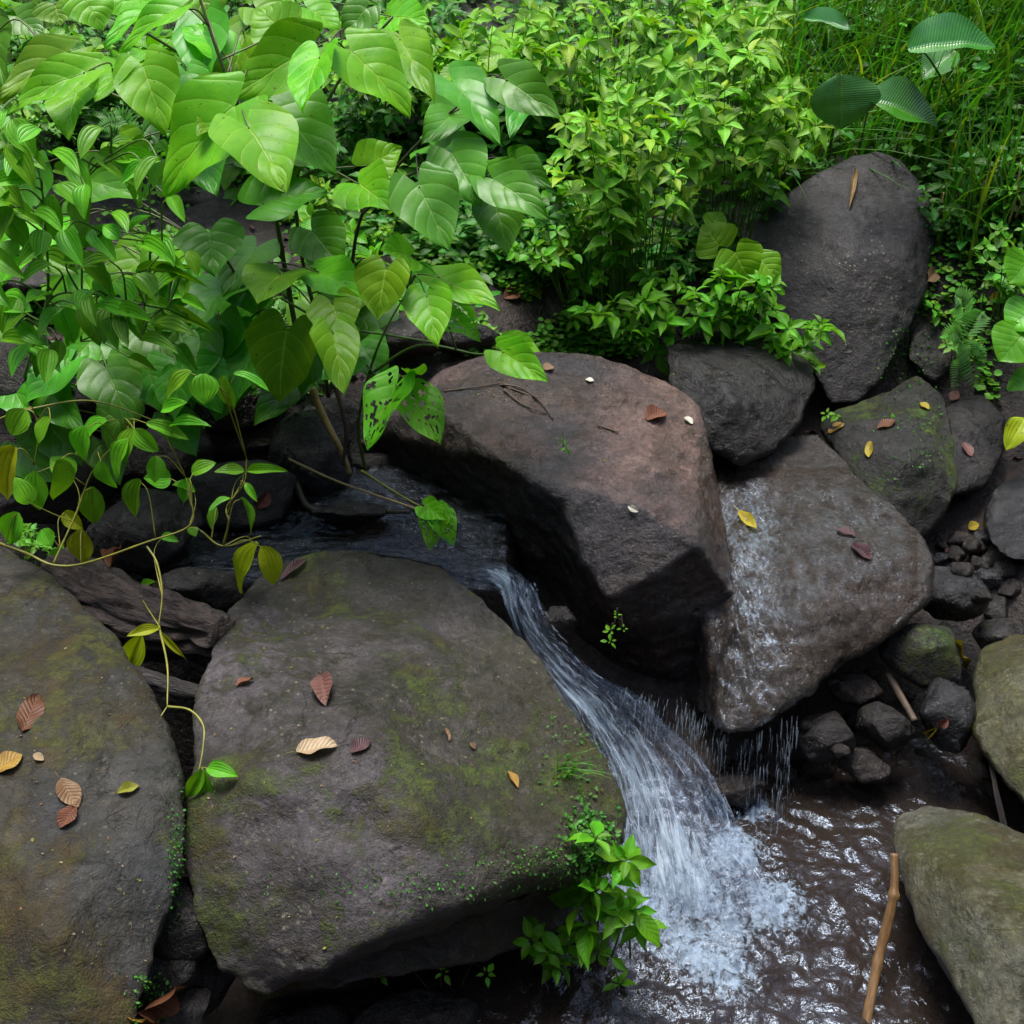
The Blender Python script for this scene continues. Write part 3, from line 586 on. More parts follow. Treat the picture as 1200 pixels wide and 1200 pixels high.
for j in range(nv+1):
    v=548+ (852-548)*j/nv
    l=800; rgt=1075-max(0,v-700)*1.0-max(0,600-v)*1.0
    for i in range(nu+1):
        u=l+(rgt-l)*i/nu; h_=WETB.ray_cast(CAM,ray(u,v).normalized()); p,n=(h_[0],h_[1]) if h_[0] is not None else (at(u,v,9),Vector((0,0,1))); g=noise.fractal(Vector((p.x*26,p.y*12,p.z*12)),.8,2.1,3)
        q=p+n*(.002+.005*max(-.3,g)); V.append(tuple(q)); UV.append((i/nu,j/nv))
        side=sm(930+12*math.sin(v/23)+max(0,v-660)*.35,875+10*math.sin(v/31)+max(0,v-660)*.3,u); EA.append(max(side,.30*sm(0,.08,1-i/nu))*sm(0,.08,j/nv))
for j in range(nv):
    for i in range(nu):
        a=j*(nu+1)+i; q=[V[a],V[a+1],V[a+nu+2],V[a+nu+1]]
        if max(x[1] for x in q)-min(x[1] for x in q)<.05: fm_.F.append((a,a+1,a+nu+2,a+nu+1))
fm_.V=[np.array(V)]; fm_.UV=[np.array(UV)]; fm_.C=[np.array(EA)]
tag(fm_.build('water_film',M['film'],loc=(.5,2.9,.5)),kind='structure')
# ------------------------------------------------------------ leaf shapes: unit length along +y, base at the origin
def leafT(shape='oval',w=.5,n=9,m=4,fold=.12,droop=.18,wave=.03,curl=.0,seed=0,notch=.2,holes=0,twist=0):
    rr=random.Random(seed); V=[];UV=[];F=[]; ph=rr.uniform(0,6)
    def wd(t):
        if shape=='heart': return w*.5*(.60+.40*math.sin(math.pi/2*min(1,t/.26)))*(1-max(0,(t-.26)/.74)**1.5)
        if shape=='oval': return w*.5*(math.sin(math.pi*min(1,t*.97+.02)**.85)**.8)*(1-.12*t)
        if shape=='lance': return w*.5*(math.sin(math.pi*(t*.98+.01)**.8)**1.25)
        if shape=='round': return w*.5*math.sqrt(max(0,1-(2*t-1)**2))
        if shape=='blade': return w*.5*min(1,t*8+.35)*(1-t)**.6
        if shape=='dead': return w*.5*(math.sin(math.pi*min(1,t*.97+.02)**.95)**.75)
    for i in range(n+1):
        t=i/n
        for j in range(-m,m+1):
            s=j/m; x=s*wd(t); y=t; a=abs(s)
            if shape=='heart': y=t-notch*math.sin(a*math.pi*.72)*(1-t)**3
            if shape=='round': y=t-.1*a*(1-t)
            if i==n: x=0
            e=noise.noise(Vector((t*4+seed,s*.7,seed*2.3)))
            z=fold*abs(x)*1.6-droop*t*t+wave*a*a*math.sin(t*9+ph+ (2 if s>0 else 0))+wave*.8*e-curl*(x*x)*3
            x*=1+.06*noise.noise(Vector((t*5,seed*3.1,1 if s>0 else 2)))
            c,sn=math.cos(twist*t),math.sin(twist*t)
            V.append((x*c-z*sn,y,x*sn+z*c)); UV.append((s*.5+.5,t))
    k=2*m+1
    for i in range(n):
        for j in range(2*m):
            a=i*k+j
            if holes and 1<i<n-1 and 0<j<2*m-1:
                q=noise.noise(Vector((i*.42+seed*5.3,j*.42,seed*1.7)))
                if q>.30: continue
            F.append((a,a+1,a+k+1,a+k))
    return np.array(V),F,np.array(UV)
def frameM(B,T,face,width=None,L=None):
    y=(T-B); l=y.length; y.normalize(); n=Vector(face); n=n-y*n.dot(y)
    if n.length<1e-4: n=Vector((0,0,1))-y*y.z
    n.normalize(); x=y.cross(n); l=L or l; w=width or l
    m=Matrix(((x.x*w,y.x*l,n.x*l,B.x),(x.y*w,y.y*l,n.y*l,B.y),(x.z*w,y.z*l,n.z*l,B.z),(0,0,0,1))); return m
UPF=Vector((-.05,-.55,.83))
def jface(rd,j=.25,base=UPF): return Vector((base.x+rd.gauss(0,j),base.y+rd.gauss(0,j),base.z+abs(rd.gauss(0,j*.4))))
def nearest_on(paths,p,drop=.05):
    best=None
    for P in paths:
        for i,q in enumerate(P):
            d=(q-p).length+max(0,q.z-p.z+drop)*2.0
            if best is None or d<best[0]: best=(d,q)
    return best[1]

# ------------------------------------------------------------ plants with big single leaves
def big_plant(label,cat,name,stems,leaves,mat='heart',stemmat='stemg',shape='heart',wr=1.0,r=.011,group=None,seed=0,Tip=-.06,pet=.0024,sub=10,par=None,fold=.14,droop=.2,wave=.045,sides=7,n=14,m=7,notch=.27,facej=.22):
    """stems: lists of (u,v,Y); leaves: (u,v,u2,v2,width px,Y[,flag])"""
    rd=random.Random(seed); paths=[spline([at(*q) for q in s],sub) for s in stems]
    root=empty(name,paths[0][0]); tag(root,label,cat,group)
    for k,P in enumerate(paths):
        sb=MB(); kk=len(P); tube(sb,P,r*(1 if k==0 else .75),r*.35,sides,rf=lambda t:1+.22*max(0,1-abs(((t*kk/7)%1)-.5)*14)); sb.build('stem',M[stemmat],root)
    pb=MB()
    for i,L in enumerate(leaves):
        u,v,u2,v2,w,Y=L[:6]; fl=L[6] if len(L)>6 else ''
        B=at(u,v,Y); dd=-Tip*(.6+rd.random()*.8)
        T=at(u2,v2,Y-dd if v2>v-15 else Y+dd*.3)
        W=w*(B-CAM).length/FPX; Ln=(T-B).length
        t=leafT(shape,1.0,n*(2 if 'h' in fl else 1),m*(2 if 'h' in fl else 1),fold,droop*rd.uniform(.5,1.4),wave,seed=seed*50+i,notch=notch,holes=1 if 'h' in fl else 0)
        # unit shape is 1 wide: scale x by W, y by length
        face=jface(rd,facej)
        Mx=frameM(B,T,face,W*(1.13 if shape=='heart' else 1.02),Ln*(1.0)); mb=MB(); mb.inst(t,Mx,rd.random())
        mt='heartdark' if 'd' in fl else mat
        if 'y' in fl: mt='ribyel'
        lf=mb.build('leaf',M[mt],root); pb=MB()
        A=nearest_on(paths,B); mid=B.lerp(A,.45)+Vector((0,0,.10*(A-B).length))-(T-B).normalized()*.12*(A-B).length
        tube(pb,spline([B+ (T-B)*.04,mid,A],5),pet*.8,pet*1.3,5); pb.build('petiole',M[stemmat],lf)
    return root
# main heart-leaved plant, centre left: (base u,v, tip u,v, width, Y)
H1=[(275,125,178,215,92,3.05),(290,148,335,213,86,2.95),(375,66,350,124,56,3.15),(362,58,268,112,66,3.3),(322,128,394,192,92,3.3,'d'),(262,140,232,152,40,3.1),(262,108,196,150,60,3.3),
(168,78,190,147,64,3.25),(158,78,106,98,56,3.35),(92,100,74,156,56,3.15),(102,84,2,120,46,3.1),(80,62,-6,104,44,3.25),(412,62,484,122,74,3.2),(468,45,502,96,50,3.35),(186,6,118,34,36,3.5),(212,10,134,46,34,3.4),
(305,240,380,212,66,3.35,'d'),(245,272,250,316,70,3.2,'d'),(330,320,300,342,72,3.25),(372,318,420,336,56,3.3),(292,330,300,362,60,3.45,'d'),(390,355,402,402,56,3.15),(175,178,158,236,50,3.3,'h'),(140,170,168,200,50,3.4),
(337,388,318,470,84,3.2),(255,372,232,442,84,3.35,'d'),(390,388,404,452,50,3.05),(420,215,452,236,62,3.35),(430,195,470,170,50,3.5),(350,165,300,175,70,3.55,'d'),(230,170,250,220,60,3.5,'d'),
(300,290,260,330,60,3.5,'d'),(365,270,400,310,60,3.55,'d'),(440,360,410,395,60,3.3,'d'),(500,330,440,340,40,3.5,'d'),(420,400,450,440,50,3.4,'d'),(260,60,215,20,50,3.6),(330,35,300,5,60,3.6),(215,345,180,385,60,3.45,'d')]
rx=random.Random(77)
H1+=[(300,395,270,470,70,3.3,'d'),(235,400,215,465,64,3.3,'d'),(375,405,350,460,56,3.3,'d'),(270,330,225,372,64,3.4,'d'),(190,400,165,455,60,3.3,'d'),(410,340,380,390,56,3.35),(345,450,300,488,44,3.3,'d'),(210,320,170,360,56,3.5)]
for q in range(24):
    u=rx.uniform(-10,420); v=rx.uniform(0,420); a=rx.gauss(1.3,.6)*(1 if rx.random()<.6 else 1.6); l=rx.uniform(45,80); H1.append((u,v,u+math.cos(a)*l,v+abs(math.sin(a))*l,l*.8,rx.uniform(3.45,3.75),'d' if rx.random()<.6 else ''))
big_plant('tall heart-leaved plant with thick jointed stems standing between the mud flat and the stream','plant','heart_leaved_plant',
 [[(372,470,3.62),(350,400,3.58),(335,320,3.55),(322,250,3.5),(300,170,3.45),(262,80,3.45),(228,-20,3.5)],[(385,465,3.66),(372,380,3.6),(352,290,3.6),(350,200,3.55),(400,90,3.5),(460,20,3.5)],[(340,330,3.56),(300,350,3.45),(262,300,3.35)],[(300,170,3.45),(230,150,3.4),(130,110,3.4),(60,80,3.4)],[(345,410,3.58),(300,400,3.45),(262,380,3.4)]],H1,seed=1,r=.010,stemmat='bamb',Tip=-.15)
H2=[(530,96,583,142,56,3.35),(592,93,652,130,52,3.3),(530,180,560,232,66,3.2),(490,217,526,290,72,3.05),(578,210,637,245,52,3.1),(580,236,596,293,54,3.15),(540,130,500,150,50,3.5,'d'),(505,170,540,160,60,3.45,'d'),(600,190,640,210,40,3.3),(620,110,600,140,40,3.5,'d')]
big_plant('slender heart-leaved stem reaching over the bank right of the tall heart-leaved plant','plant','heart_leaved_plant',
 [[(400,430,3.75),(410,330,3.7),(425,250,3.65),(470,190,3.55),(530,130,3.45),(590,85,3.4)],[(425,250,3.65),(480,205,3.4),(560,190,3.3)]],H2,seed=2,r=.007,Tip=-.15,stemmat='stemd',mat='heartdark')
H3=[(453,316,438,371,68,2.95),(517,327,584,355,48,3.0),(500,346,511,399,52,2.92),(525,368,557,388,44,3.0,'h'),(480,300,450,290,46,3.15),(465,450,424,520,56,2.95,'h'),(484,463,516,516,52,2.95,'h'),(487,438,480,425,26,3.0),(588,412,636,440,44,2.95),(594,400,628,404,30,3.0),(410,420,380,440,40,3.15,'d')]
big_plant('low heart-leaved plant with insect bitten leaves hanging over the left of the reddish boulder','plant','heart_leaved_plant',
 [[(428,550,3.3),(420,500,3.25),(432,440,3.2),(450,390,3.15),(478,340,3.15)],[(432,440,3.2),(490,405,3.12),(560,415,3.05),(590,410,3.0)],[(432,440,3.2),(460,442,3.05),(487,440,3.0)]],H3,seed=3,r=.006,Tip=-.10)
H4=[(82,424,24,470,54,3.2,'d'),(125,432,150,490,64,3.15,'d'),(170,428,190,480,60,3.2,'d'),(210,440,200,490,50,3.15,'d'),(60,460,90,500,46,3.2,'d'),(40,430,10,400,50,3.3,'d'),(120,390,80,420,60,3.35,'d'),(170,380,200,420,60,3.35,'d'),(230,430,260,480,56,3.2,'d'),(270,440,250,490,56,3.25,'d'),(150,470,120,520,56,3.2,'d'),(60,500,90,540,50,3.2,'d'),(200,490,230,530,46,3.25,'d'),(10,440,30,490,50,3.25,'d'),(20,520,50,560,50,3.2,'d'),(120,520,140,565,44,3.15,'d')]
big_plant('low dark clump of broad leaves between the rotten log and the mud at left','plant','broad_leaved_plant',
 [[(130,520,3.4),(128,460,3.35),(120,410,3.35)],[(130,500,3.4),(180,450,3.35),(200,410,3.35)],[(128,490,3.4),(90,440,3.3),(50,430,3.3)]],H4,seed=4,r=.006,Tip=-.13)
big_plant('bright pair of heart shaped leaves at the foot of the upright slab','plant','heart_leaved_plant',
 [[(838,385,4.1),(842,330,4.1),(846,290,4.12),(838,262,4.15)],[(842,350,4.1),(880,310,4.05)]],
 [(842,288,826,262,52,4.1),(862,296,880,334,52,3.95),(892,305,914,330,34,3.98),(836,262,846,246,28,4.2)],seed=5,r=.005,mat='heart')
big_plant('small gnawed leafy shoot hanging over the stream beside the broad boulder','plant','seedling',
 [[(424,552,3.35),(460,575,3.2),(490,592,3.1),(510,600,3.05)]],
 [(512,600,500,642,34,2.98,'h'),(514,600,532,638,30,2.98,'h'),(498,594,520,606,26,3.0)],seed=6,r=.0045,stemmat='stemy')
TL=[(65,6,70,28,44,3.9),(20,20,50,40,36,4.0,'d'),(100,0,120,30,50,3.8),(300,10,340,30,50,3.8),(360,10,400,30,46,3.8),(430,10,400,40,40,3.8,'d'),(150,-10,160,20,60,3.9),(460,20,500,20,50,3.9),(230,-15,250,25,60,3.9),(330,-20,320,10,60,3.9)]
big_plant('broad-leaved plant at the top left edge behind the tall heart-leaved plant','plant','broad_leaved_plant',
 [[(250,150,4.4),(240,60,4.2),(230,-60,4.1)],[(240,80,4.2),(330,0,4.1),(420,-30,4.1)],[(240,80,4.2),(140,20,4.1),(60,-20,4.1)]],TL,seed=7,r=.008,mat='heart')
# glossy ribbed leaves, upper right
G1=[(1064,58,1172,40,62,4.5),(986,88,988,152,80,4.45),(1016,116,1104,140,60,4.45),(942,22,998,30,28,4.6),(1120,60,1080,90,44,4.8)]
big_plant('glossy plant with three large finely ribbed leaves above the upright slab','plant','glossy_leaved_plant',
 [[(965,215,4.95),(975,160,4.75),(986,100,4.5)],[(1000,205,4.98),(1010,160,4.8),(1018,125,4.5)],[(1120,210,4.8),(1118,130,4.75),(1090,70,4.65),(1068,55,4.55)]],G1,seed=8,r=.008,mat='glossy',shape='oval',n=16,m=6,fold=.25,droop=.12,wave=.03,facej=.12)
big_plant('dark glossy leaves low in the shade left of the upright slab','plant','glossy_leaved_plant',
 [[(850,300,4.5),(860,250,4.5),(870,225,4.45)],[(850,300,4.5),(815,260,4.5),(790,240,4.5)]],
 [(868,222,912,212,30,4.4),(800,240,770,232,36,4.5),(840,248,800,270,30,4.5),(800,70,842,30,44,4.9),(850,280,800,300,26,4.45)],seed=9,r=.004,mat='glossy',shape='oval',n=12,m=5,fold=.2)
big_plant('broad leaf plant cut by the right edge above the blue grey boulder','plant','broad_leaved_plant',
 [[(1230,520,3.9),(1220,440,3.85),(1200,380,3.8)]],
 [(1205,385,1172,420,60,3.75),(1215,360,1180,380,50,3.8),(1210,300,1185,330,50,3.9),(1215,440,1185,452,30,3.75),(1200,490,1182,522,28,3.6,'y')],seed=10,r=.005,mat='fresh',shape='oval',n=12,m=5)
# ribbed-leaved shrubs and vine, left
RB=[(10,170,40,215,0),(12,240,-8,236,0),(62,228,62,285,30),(100,225,95,275,30),(70,215,95,240,26),(115,180,160,210,30),(0,236,38,252,22),(10,255,32,288,26),(50,300,2,308,18),(52,300,88,318,34),(90,295,130,338,24),(60,310,20,325,20),
(158,322,186,348,28),(135,330,160,350,26),(160,320,225,308,8),(180,318,236,324,8),(70,360,88,400,30),(95,358,118,400,30),(130,360,118,395,28),(150,362,140,398,28),(165,360,160,398,28),(190,362,192,400,28),(192,362,244,381,16),(160,352,210,360,16),(185,300,215,312,14),
(0,355,32,360,34),(20,350,2,385,28),(110,268,132,300,26),(75,270,92,305,26),(60,180,92,195,22),(30,180,5,200,24),(100,290,108,262,20),(130,250,150,262,20),(200,290,170,280,20),(150,270,175,250,18),(40,250,70,262,20),(15,140,38,180,30),(45,150,20,165,26),(120,150,90,175,26),(0,130,-20,160,30),
(165,285,200,300,22),(130,305,90,310,18),(215,350,240,362,14),(140,280,120,262,20),(60,345,30,350,24),(20,300,2,282,22),(120,320,128,352,26),(105,340,90,360,22),(50,270,45,300,24)]
rr=random.Random(5)
for q in range(42):
    u=rr.uniform(-10,225); v=rr.uniform(150,420); a=rr.uniform(0,3.14); l=rr.uniform(30,52); RB.append((u,v,u+math.cos(a)*l,v+math.sin(a)*l*.8,l*.5))
big_plant('leafy shrub with ribbed oval leaves and dark stems at the left edge','shrub','ribbed_leaved_shrub',
 [[(20,470,3.25),(38,410,3.15),(55,350,3.1),(55,290,3.05),(48,215,3.05),(30,140,3.1)],[(40,410,3.15),(60,350,3.05),(110,345,3.0),(170,358,2.95),(195,362,2.95)],[(55,350,3.1),(100,290,3.05),(135,270,3.0),(190,290,3.0)],[(48,260,3.05),(90,220,3.05),(130,180,3.05)],[(95,400,3.2),(96,300,3.15),(95,180,3.15)],[(175,330,3.2),(176,280,3.15),(175,215,3.15)]],
 [(a,b,c,d,(w if w>0 else 26),2.98+rr.uniform(-.1,.14)) for a,b,c,d,w in RB],seed=11,Tip=-.07,mat='ribbed',shape='oval',r=.005,wr=1,stemmat='stemg',n=10,m=5,wave=.02,fold=.25,droop=.22,facej=.35)
VN=[(18,523,-4,588,46,'y'),(42,552,42,600,32,''),(68,538,70,588,40,''),(108,570,109,616,30,''),(165,562,148,610,34,''),(96,620,97,662,32,'y'),(182,534,182,566,22,''),(125,492,82,528,34,''),(158,502,140,543,30,''),(158,503,184,530,24,''),(172,496,220,510,18,''),
(238,438,240,474,34,''),(262,440,272,480,26,''),(274,438,316,452,14,''),(225,436,188,462,26,''),(286,552,253,549,16,''),(290,552,333,548,14,''),(288,566,300,586,10,''),(282,583,302,622,16,''),(270,584,243,596,12,''),(254,594,246,620,14,''),(303,636,272,694,34,'y'),(307,640,326,686,30,'y'),
(186,736,150,742,14,'y'),(166,744,142,796,28,'y'),(188,740,216,772,8,'y'),(238,902,217,938,18,''),(240,904,242,944,20,''),(243,900,276,906,20,''),(35,590,20,560,26,''),(50,620,60,640,22,''),(85,560,60,535,30,''),(118,540,130,575,26,''),(200,560,170,560,26,''),(222,560,212,590,18,''),
(225,555,250,540,20,''),(228,575,205,565,18,''),(62,660,72,640,16,''),(20,600,8,640,30,''),(30,480,10,510,30,''),(60,490,40,520,30,''),(100,500,90,540,32,''),(200,500,240,490,18,''),(165,690,178,680,12,''),(222,618,230,628,14,''),(190,628,206,632,12,''),(150,515,130,560,30,''),(75,600,95,620,20,'y'),(190,480,215,470,20,'')]
big_plant('thin yellow-green vine with ribbed leaves trailing over the rotten log onto the boulders','vine','trailing_vine',
 [[(-20,630,2.62),(30,648,2.62),(62,662,2.6),(100,660,2.6),(170,636,2.6),(222,616,2.62),(224,585,2.65),(218,560,2.68)],[(172,640,2.6),(184,660,2.56),(190,695,2.5),(186,733,2.44)],[(235,622,2.68),(262,640,2.66),(306,628,2.62)],[(262,638,2.66),(268,612,2.66),(266,594,2.68),(286,566,2.68),(289,538,2.7)],
  [(148,886,2.1),(158,862,2.13),(184,844,2.15),(196,828,2.18)],[(196,828,2.18),(222,832,2.16),(238,850,2.12),(238,875,2.07),(233,904,2.02)],[(-20,500,2.8),(30,480,2.8),(45,500,2.78),(40,545,2.75)],[(30,480,2.8),(110,470,2.85),(200,500,2.85)],[(62,662,2.6),(90,600,2.7),(110,550,2.75),(150,505,2.8)],[(186,733,2.44),(196,780,2.3),(196,828,2.18)]],
 [(a,b,c,d,w,2.68+rr.uniform(-.05,.08) if b<700 else (2.42 if b<800 else 2.0),f) for a,b,c,d,w,f in VN],seed=12,mat='ribbed',shape='oval',r=.0042,pet=.0013,stemmat='stemy',n=10,m=5,wave=.025,fold=.2,droop=.2,Tip=-.03,facej=.35)

# ------------------------------------------------------------ plants with many small leaves
TL_={k:[leafT(sh,w,n_,m_,f,d,wv,seed=i) for i in range(5)] for k,(sh,w,n_,m_,f,d,wv) in dict(
  whorl=('lance',.46,7,2,.30,.28,.03),oval=('oval',.55,6,2,.2,.2,.03),tiny=('round',.95,4,2,.1,.05,.03),blade=('blade',.05,12,1,.4,.9,.0),lance=('lance',.5,8,3,.25,.25,.03),fernl=('lance',.30,3,1,.1,.1,0)).items()}
def rosette(mb,c,up,L,n,rd,kind='whorl',w=1.0,rnd=None,spread=1.0):
    up=Vector(up).normalized(); a0=rd.random()*6.28; ax=up.orthogonal().normalized(); ay=up.cross(ax)
    for i in range(n):
        tier=i/n; a=a0+i*2.4; el=R(10+55*tier**1.5)*1.0 - R(18)*(1-tier)*spread+rd.gauss(0,.16)
        ln=L*(1-.55*tier)*rd.uniform(.65,1.2); dr=(ax*math.cos(a)+ay*math.sin(a))*math.cos(el)+up*math.sin(el)
        B=c+dr*.006+up*.004*tier; T=B+dr*ln
        mb.inst(rd.choice(TL_[kind]),frameM(B,T,up+Vector((rd.gauss(0,.12),rd.gauss(0,.12),0)),ln*w),(rd.random() if rnd is None else rnd)*.999)
def tuft_plant(label,cat,name,pts,base,mat,L=.10,n=8,kind='whorl',stem='stemd',r=.003,seed=0,group=None,lower=2,w=1.0,lean=.42,paths=None):
    """pts: (u,v,Y) of the leaf rosettes; base: (u,v,Y)"""
    rd=random.Random(seed); b=at(*base); root=empty(name,b); tag(root,label,cat,group); mb=MB(); sb=MB()
    for q in pts:
        p=at(*q[:3]); l=L*(q[3] if len(q)>3 else 1)*rd.uniform(.6,1.2)
        up=Vector((rd.gauss(0,lean),-.25+rd.gauss(0,lean),1)); rosette(mb,p,up,l,n,rd,kind,w)
        g=b+Vector(((p.x-b.x)*.45+rd.gauss(0,.02),(p.y-b.y)*.4,0)); mid=g.lerp(p,.6)+Vector(((p.x-b.x)*-.08,.02,.03))
        P=spline([g,mid,p],6); tube(sb,P,r*1.3,r*.5,5)
        for k in range(lower):
            t=P[int(len(P)*rd.uniform(.55,.95))-1]; 
            a=rd.random()*6.28
            for s_ in (0,math.pi):
                d=Vector((math.cos(a+s_),math.sin(a+s_),-.15)); ln=l*rd.uniform(.8,1.25); mb.inst(rd.choice(TL_[kind]),frameM(t,t+d*ln,(rd.gauss(0,.2),-.3,1),ln*w),rd.random())
    mb.build('foliage',M[mat],root); sb.build('stems',M[stem],root); return root
def jit(L,Y,dy=.12,seed=0,extra=0,spr=34):
    rd=random.Random(seed); out=[(u+rd.gauss(0,3),v+rd.gauss(0,3),Y+rd.uniform(-dy,dy)) for u,v in L]
    for i in range(extra):
        u,v=rd.choice(L); out.append((u+rd.gauss(0,spr),v+rd.gauss(0,spr),Y+rd.uniform(0,dy*2)))
    return out
tuft_plant('pale green bush of small pointed leaves in the middle of the bank','bush','leafy_bush',
 jit([(732,178),(750,205),(715,195),(770,190),(700,165),(742,232),(705,222),(675,178),(790,205),(760,160),(725,150),(690,140),(735,125),(770,130),(800,150),(745,262),(712,250),(668,210)],4.05,.14,1,34),(745,365,4.3),'pale',L=.088,n=8,stem='stemg',r=.0021,seed=21)
tuft_plant('pale green bush with yellow tinged leaves just left of the glossy ribbed leaves','bush','leafy_bush',
 jit([(906,128),(872,95),(880,120),(850,150),(838,135),(900,160),(865,170),(885,185),(835,175),(820,120),(850,105),(930,140),(812,155),(890,70),(912,110)],4.3,.15  ,2,26),(850,290,4.6),'pale',L=.088,n=8,stem='stemg',r=.0021,seed=22)
tuft_plant('pale leaved bush along the top of the bank, centre','bush','leafy_bush',
 jit([(648,20),(700,8),(735,20),(720,55),(690,60),(760,42),(790,60),(660,50),(640,75),(780,20),(745,85),(700,95),(800,90),(670,100),(765,100),(640,110),(620,60),(610,30)],4.75,.2,3,26),(710,220,5.0),'pale',L=.088,n=7,stem='stemg',r=.0021,seed=23)
tuft_plant('bright leafy bush at the top between the centre bush and the tall grass','bush','leafy_bush',
 jit([(830,40),(858,15),(880,35),(840,75),(875,52),(815,10),(905,20),(860,-10),(800,40)],4.7,.2,4,16),(850,180,5.0),'pale',L=.10,n=8,stem='stemg',r=.0021,seed=24)
tuft_plant('yellow-green leafy shrub at the top centre behind the big heart shaped leaves','bush','leafy_bush',
 jit([(545,50),(580,60),(520,60),(560,30),(600,60),(500,40),(610,90),(640,60),(580,20),(540,75)],5.0,.2,5,20),(570,150,5.2),'pale',L=.13,n=7,stem='stemg',r=.0021,seed=25,w=1.2)
tuft_plant('leafy creeper with glossy small leaves draped over the squat dark boulder','creeper','leafy_creeper',
 jit([(700,375),(730,385),(760,395),(745,365),(780,380),(815,345),(840,350),(870,345),(900,360),(925,385),(950,405),(905,395),(880,375),(850,375),(960,395),(930,410),(870,400),(890,330),(820,370),(770,350),(720,355),(950,430),(905,340),(845,325),(790,330)],3.86,.08,6,16,14),(850,400,4.1),'fresh',L=.085,n=6,seed=26,r=.0025,lean=.5,w=1.0)
tuft_plant('fresh green seedling cluster growing beside the foot of the waterfall','plant','waterside_plant',
 jit([(735,1005),(722,1065),(690,1040),(700,1115),(655,1130),(725,1150),(668,1108),(617,1100),(690,1085),(712,1030),(684,1062),(640,1115),(745,1070),(700,985)],1.93,.03,7,4,8),(690,1110,2.0),'fresh',L=.075,n=6,kind='lance',seed=27,r=.0022,stem='stemg',w=1.0,lower=1,lean=.45)
tuft_plant('tiny leafy sprig clinging to the dark underside of the reddish boulder','plant','seedling',[(722,722,2.66),(716,740,2.66),(730,738,2.66),(714,752,2.66)],(722,735,2.68),'fresh',L=.020,n=5,kind='oval',seed=28,r=.0008,lower=0)
tuft_plant('tiny sprout on the sloping top of the reddish boulder','plant','seedling',[(658,515,3.2),(661,524,3.18)],(660,528,3.2),'fresh',L=.022,n=4,kind='oval',seed=29,r=.0008,lower=0)
tuft_plant('small sprout under the front edge of the broad boulder at bottom','plant','seedling',[(570,1142,1.86),(520,1140,1.86),(445,1142,1.84)],(520,1150,1.9),'fresh',L=.03,n=5,kind='lance',seed=30,r=.001,lower=0)
# darker small shrubs filling the bank
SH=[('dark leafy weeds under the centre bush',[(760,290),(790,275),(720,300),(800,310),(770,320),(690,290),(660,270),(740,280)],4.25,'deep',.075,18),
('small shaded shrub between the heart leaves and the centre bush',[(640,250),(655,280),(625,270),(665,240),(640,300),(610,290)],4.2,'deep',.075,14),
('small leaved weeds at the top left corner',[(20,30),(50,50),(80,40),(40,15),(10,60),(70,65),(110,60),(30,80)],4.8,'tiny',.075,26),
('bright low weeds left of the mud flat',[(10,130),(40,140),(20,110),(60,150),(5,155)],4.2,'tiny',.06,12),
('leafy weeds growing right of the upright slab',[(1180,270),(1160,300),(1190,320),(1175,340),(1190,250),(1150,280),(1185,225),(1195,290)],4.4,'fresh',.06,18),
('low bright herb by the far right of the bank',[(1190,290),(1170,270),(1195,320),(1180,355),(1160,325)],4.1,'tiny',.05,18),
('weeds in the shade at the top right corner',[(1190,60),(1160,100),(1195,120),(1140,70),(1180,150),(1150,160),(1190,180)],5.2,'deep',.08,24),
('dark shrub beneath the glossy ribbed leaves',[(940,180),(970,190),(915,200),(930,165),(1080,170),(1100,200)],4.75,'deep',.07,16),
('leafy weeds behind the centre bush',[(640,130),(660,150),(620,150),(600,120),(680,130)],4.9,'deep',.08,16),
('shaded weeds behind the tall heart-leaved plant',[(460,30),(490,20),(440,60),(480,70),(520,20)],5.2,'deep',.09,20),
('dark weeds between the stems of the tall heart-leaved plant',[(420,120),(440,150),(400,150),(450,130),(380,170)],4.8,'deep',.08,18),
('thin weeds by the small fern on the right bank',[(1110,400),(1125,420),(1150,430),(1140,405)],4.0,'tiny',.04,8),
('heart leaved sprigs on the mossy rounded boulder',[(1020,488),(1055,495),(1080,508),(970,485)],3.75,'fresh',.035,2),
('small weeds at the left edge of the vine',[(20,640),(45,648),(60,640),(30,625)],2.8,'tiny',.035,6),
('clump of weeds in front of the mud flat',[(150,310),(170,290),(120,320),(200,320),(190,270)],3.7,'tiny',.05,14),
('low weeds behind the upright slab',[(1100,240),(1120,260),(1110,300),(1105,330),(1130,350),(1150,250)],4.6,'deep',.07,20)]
for i,(lab,L,Y,mt,ln,ex) in enumerate(SH):
    bu=sum(a for a,b in L)/len(L); bv=max(b for a,b in L)+14
    tuft_plant(lab,'weeds' if 'shrub' not in lab else 'shrub','small_weed' if 'shrub' not in lab else 'small_shrub',jit(L,Y,.12,40+i,ex,18),(bu,bv,Y+.1),mt,L=ln,n=6,kind='oval' if mt!='deep' else 'whorl',seed=50+i,r=.0018,stem='stemg',lower=1,w=1.1)
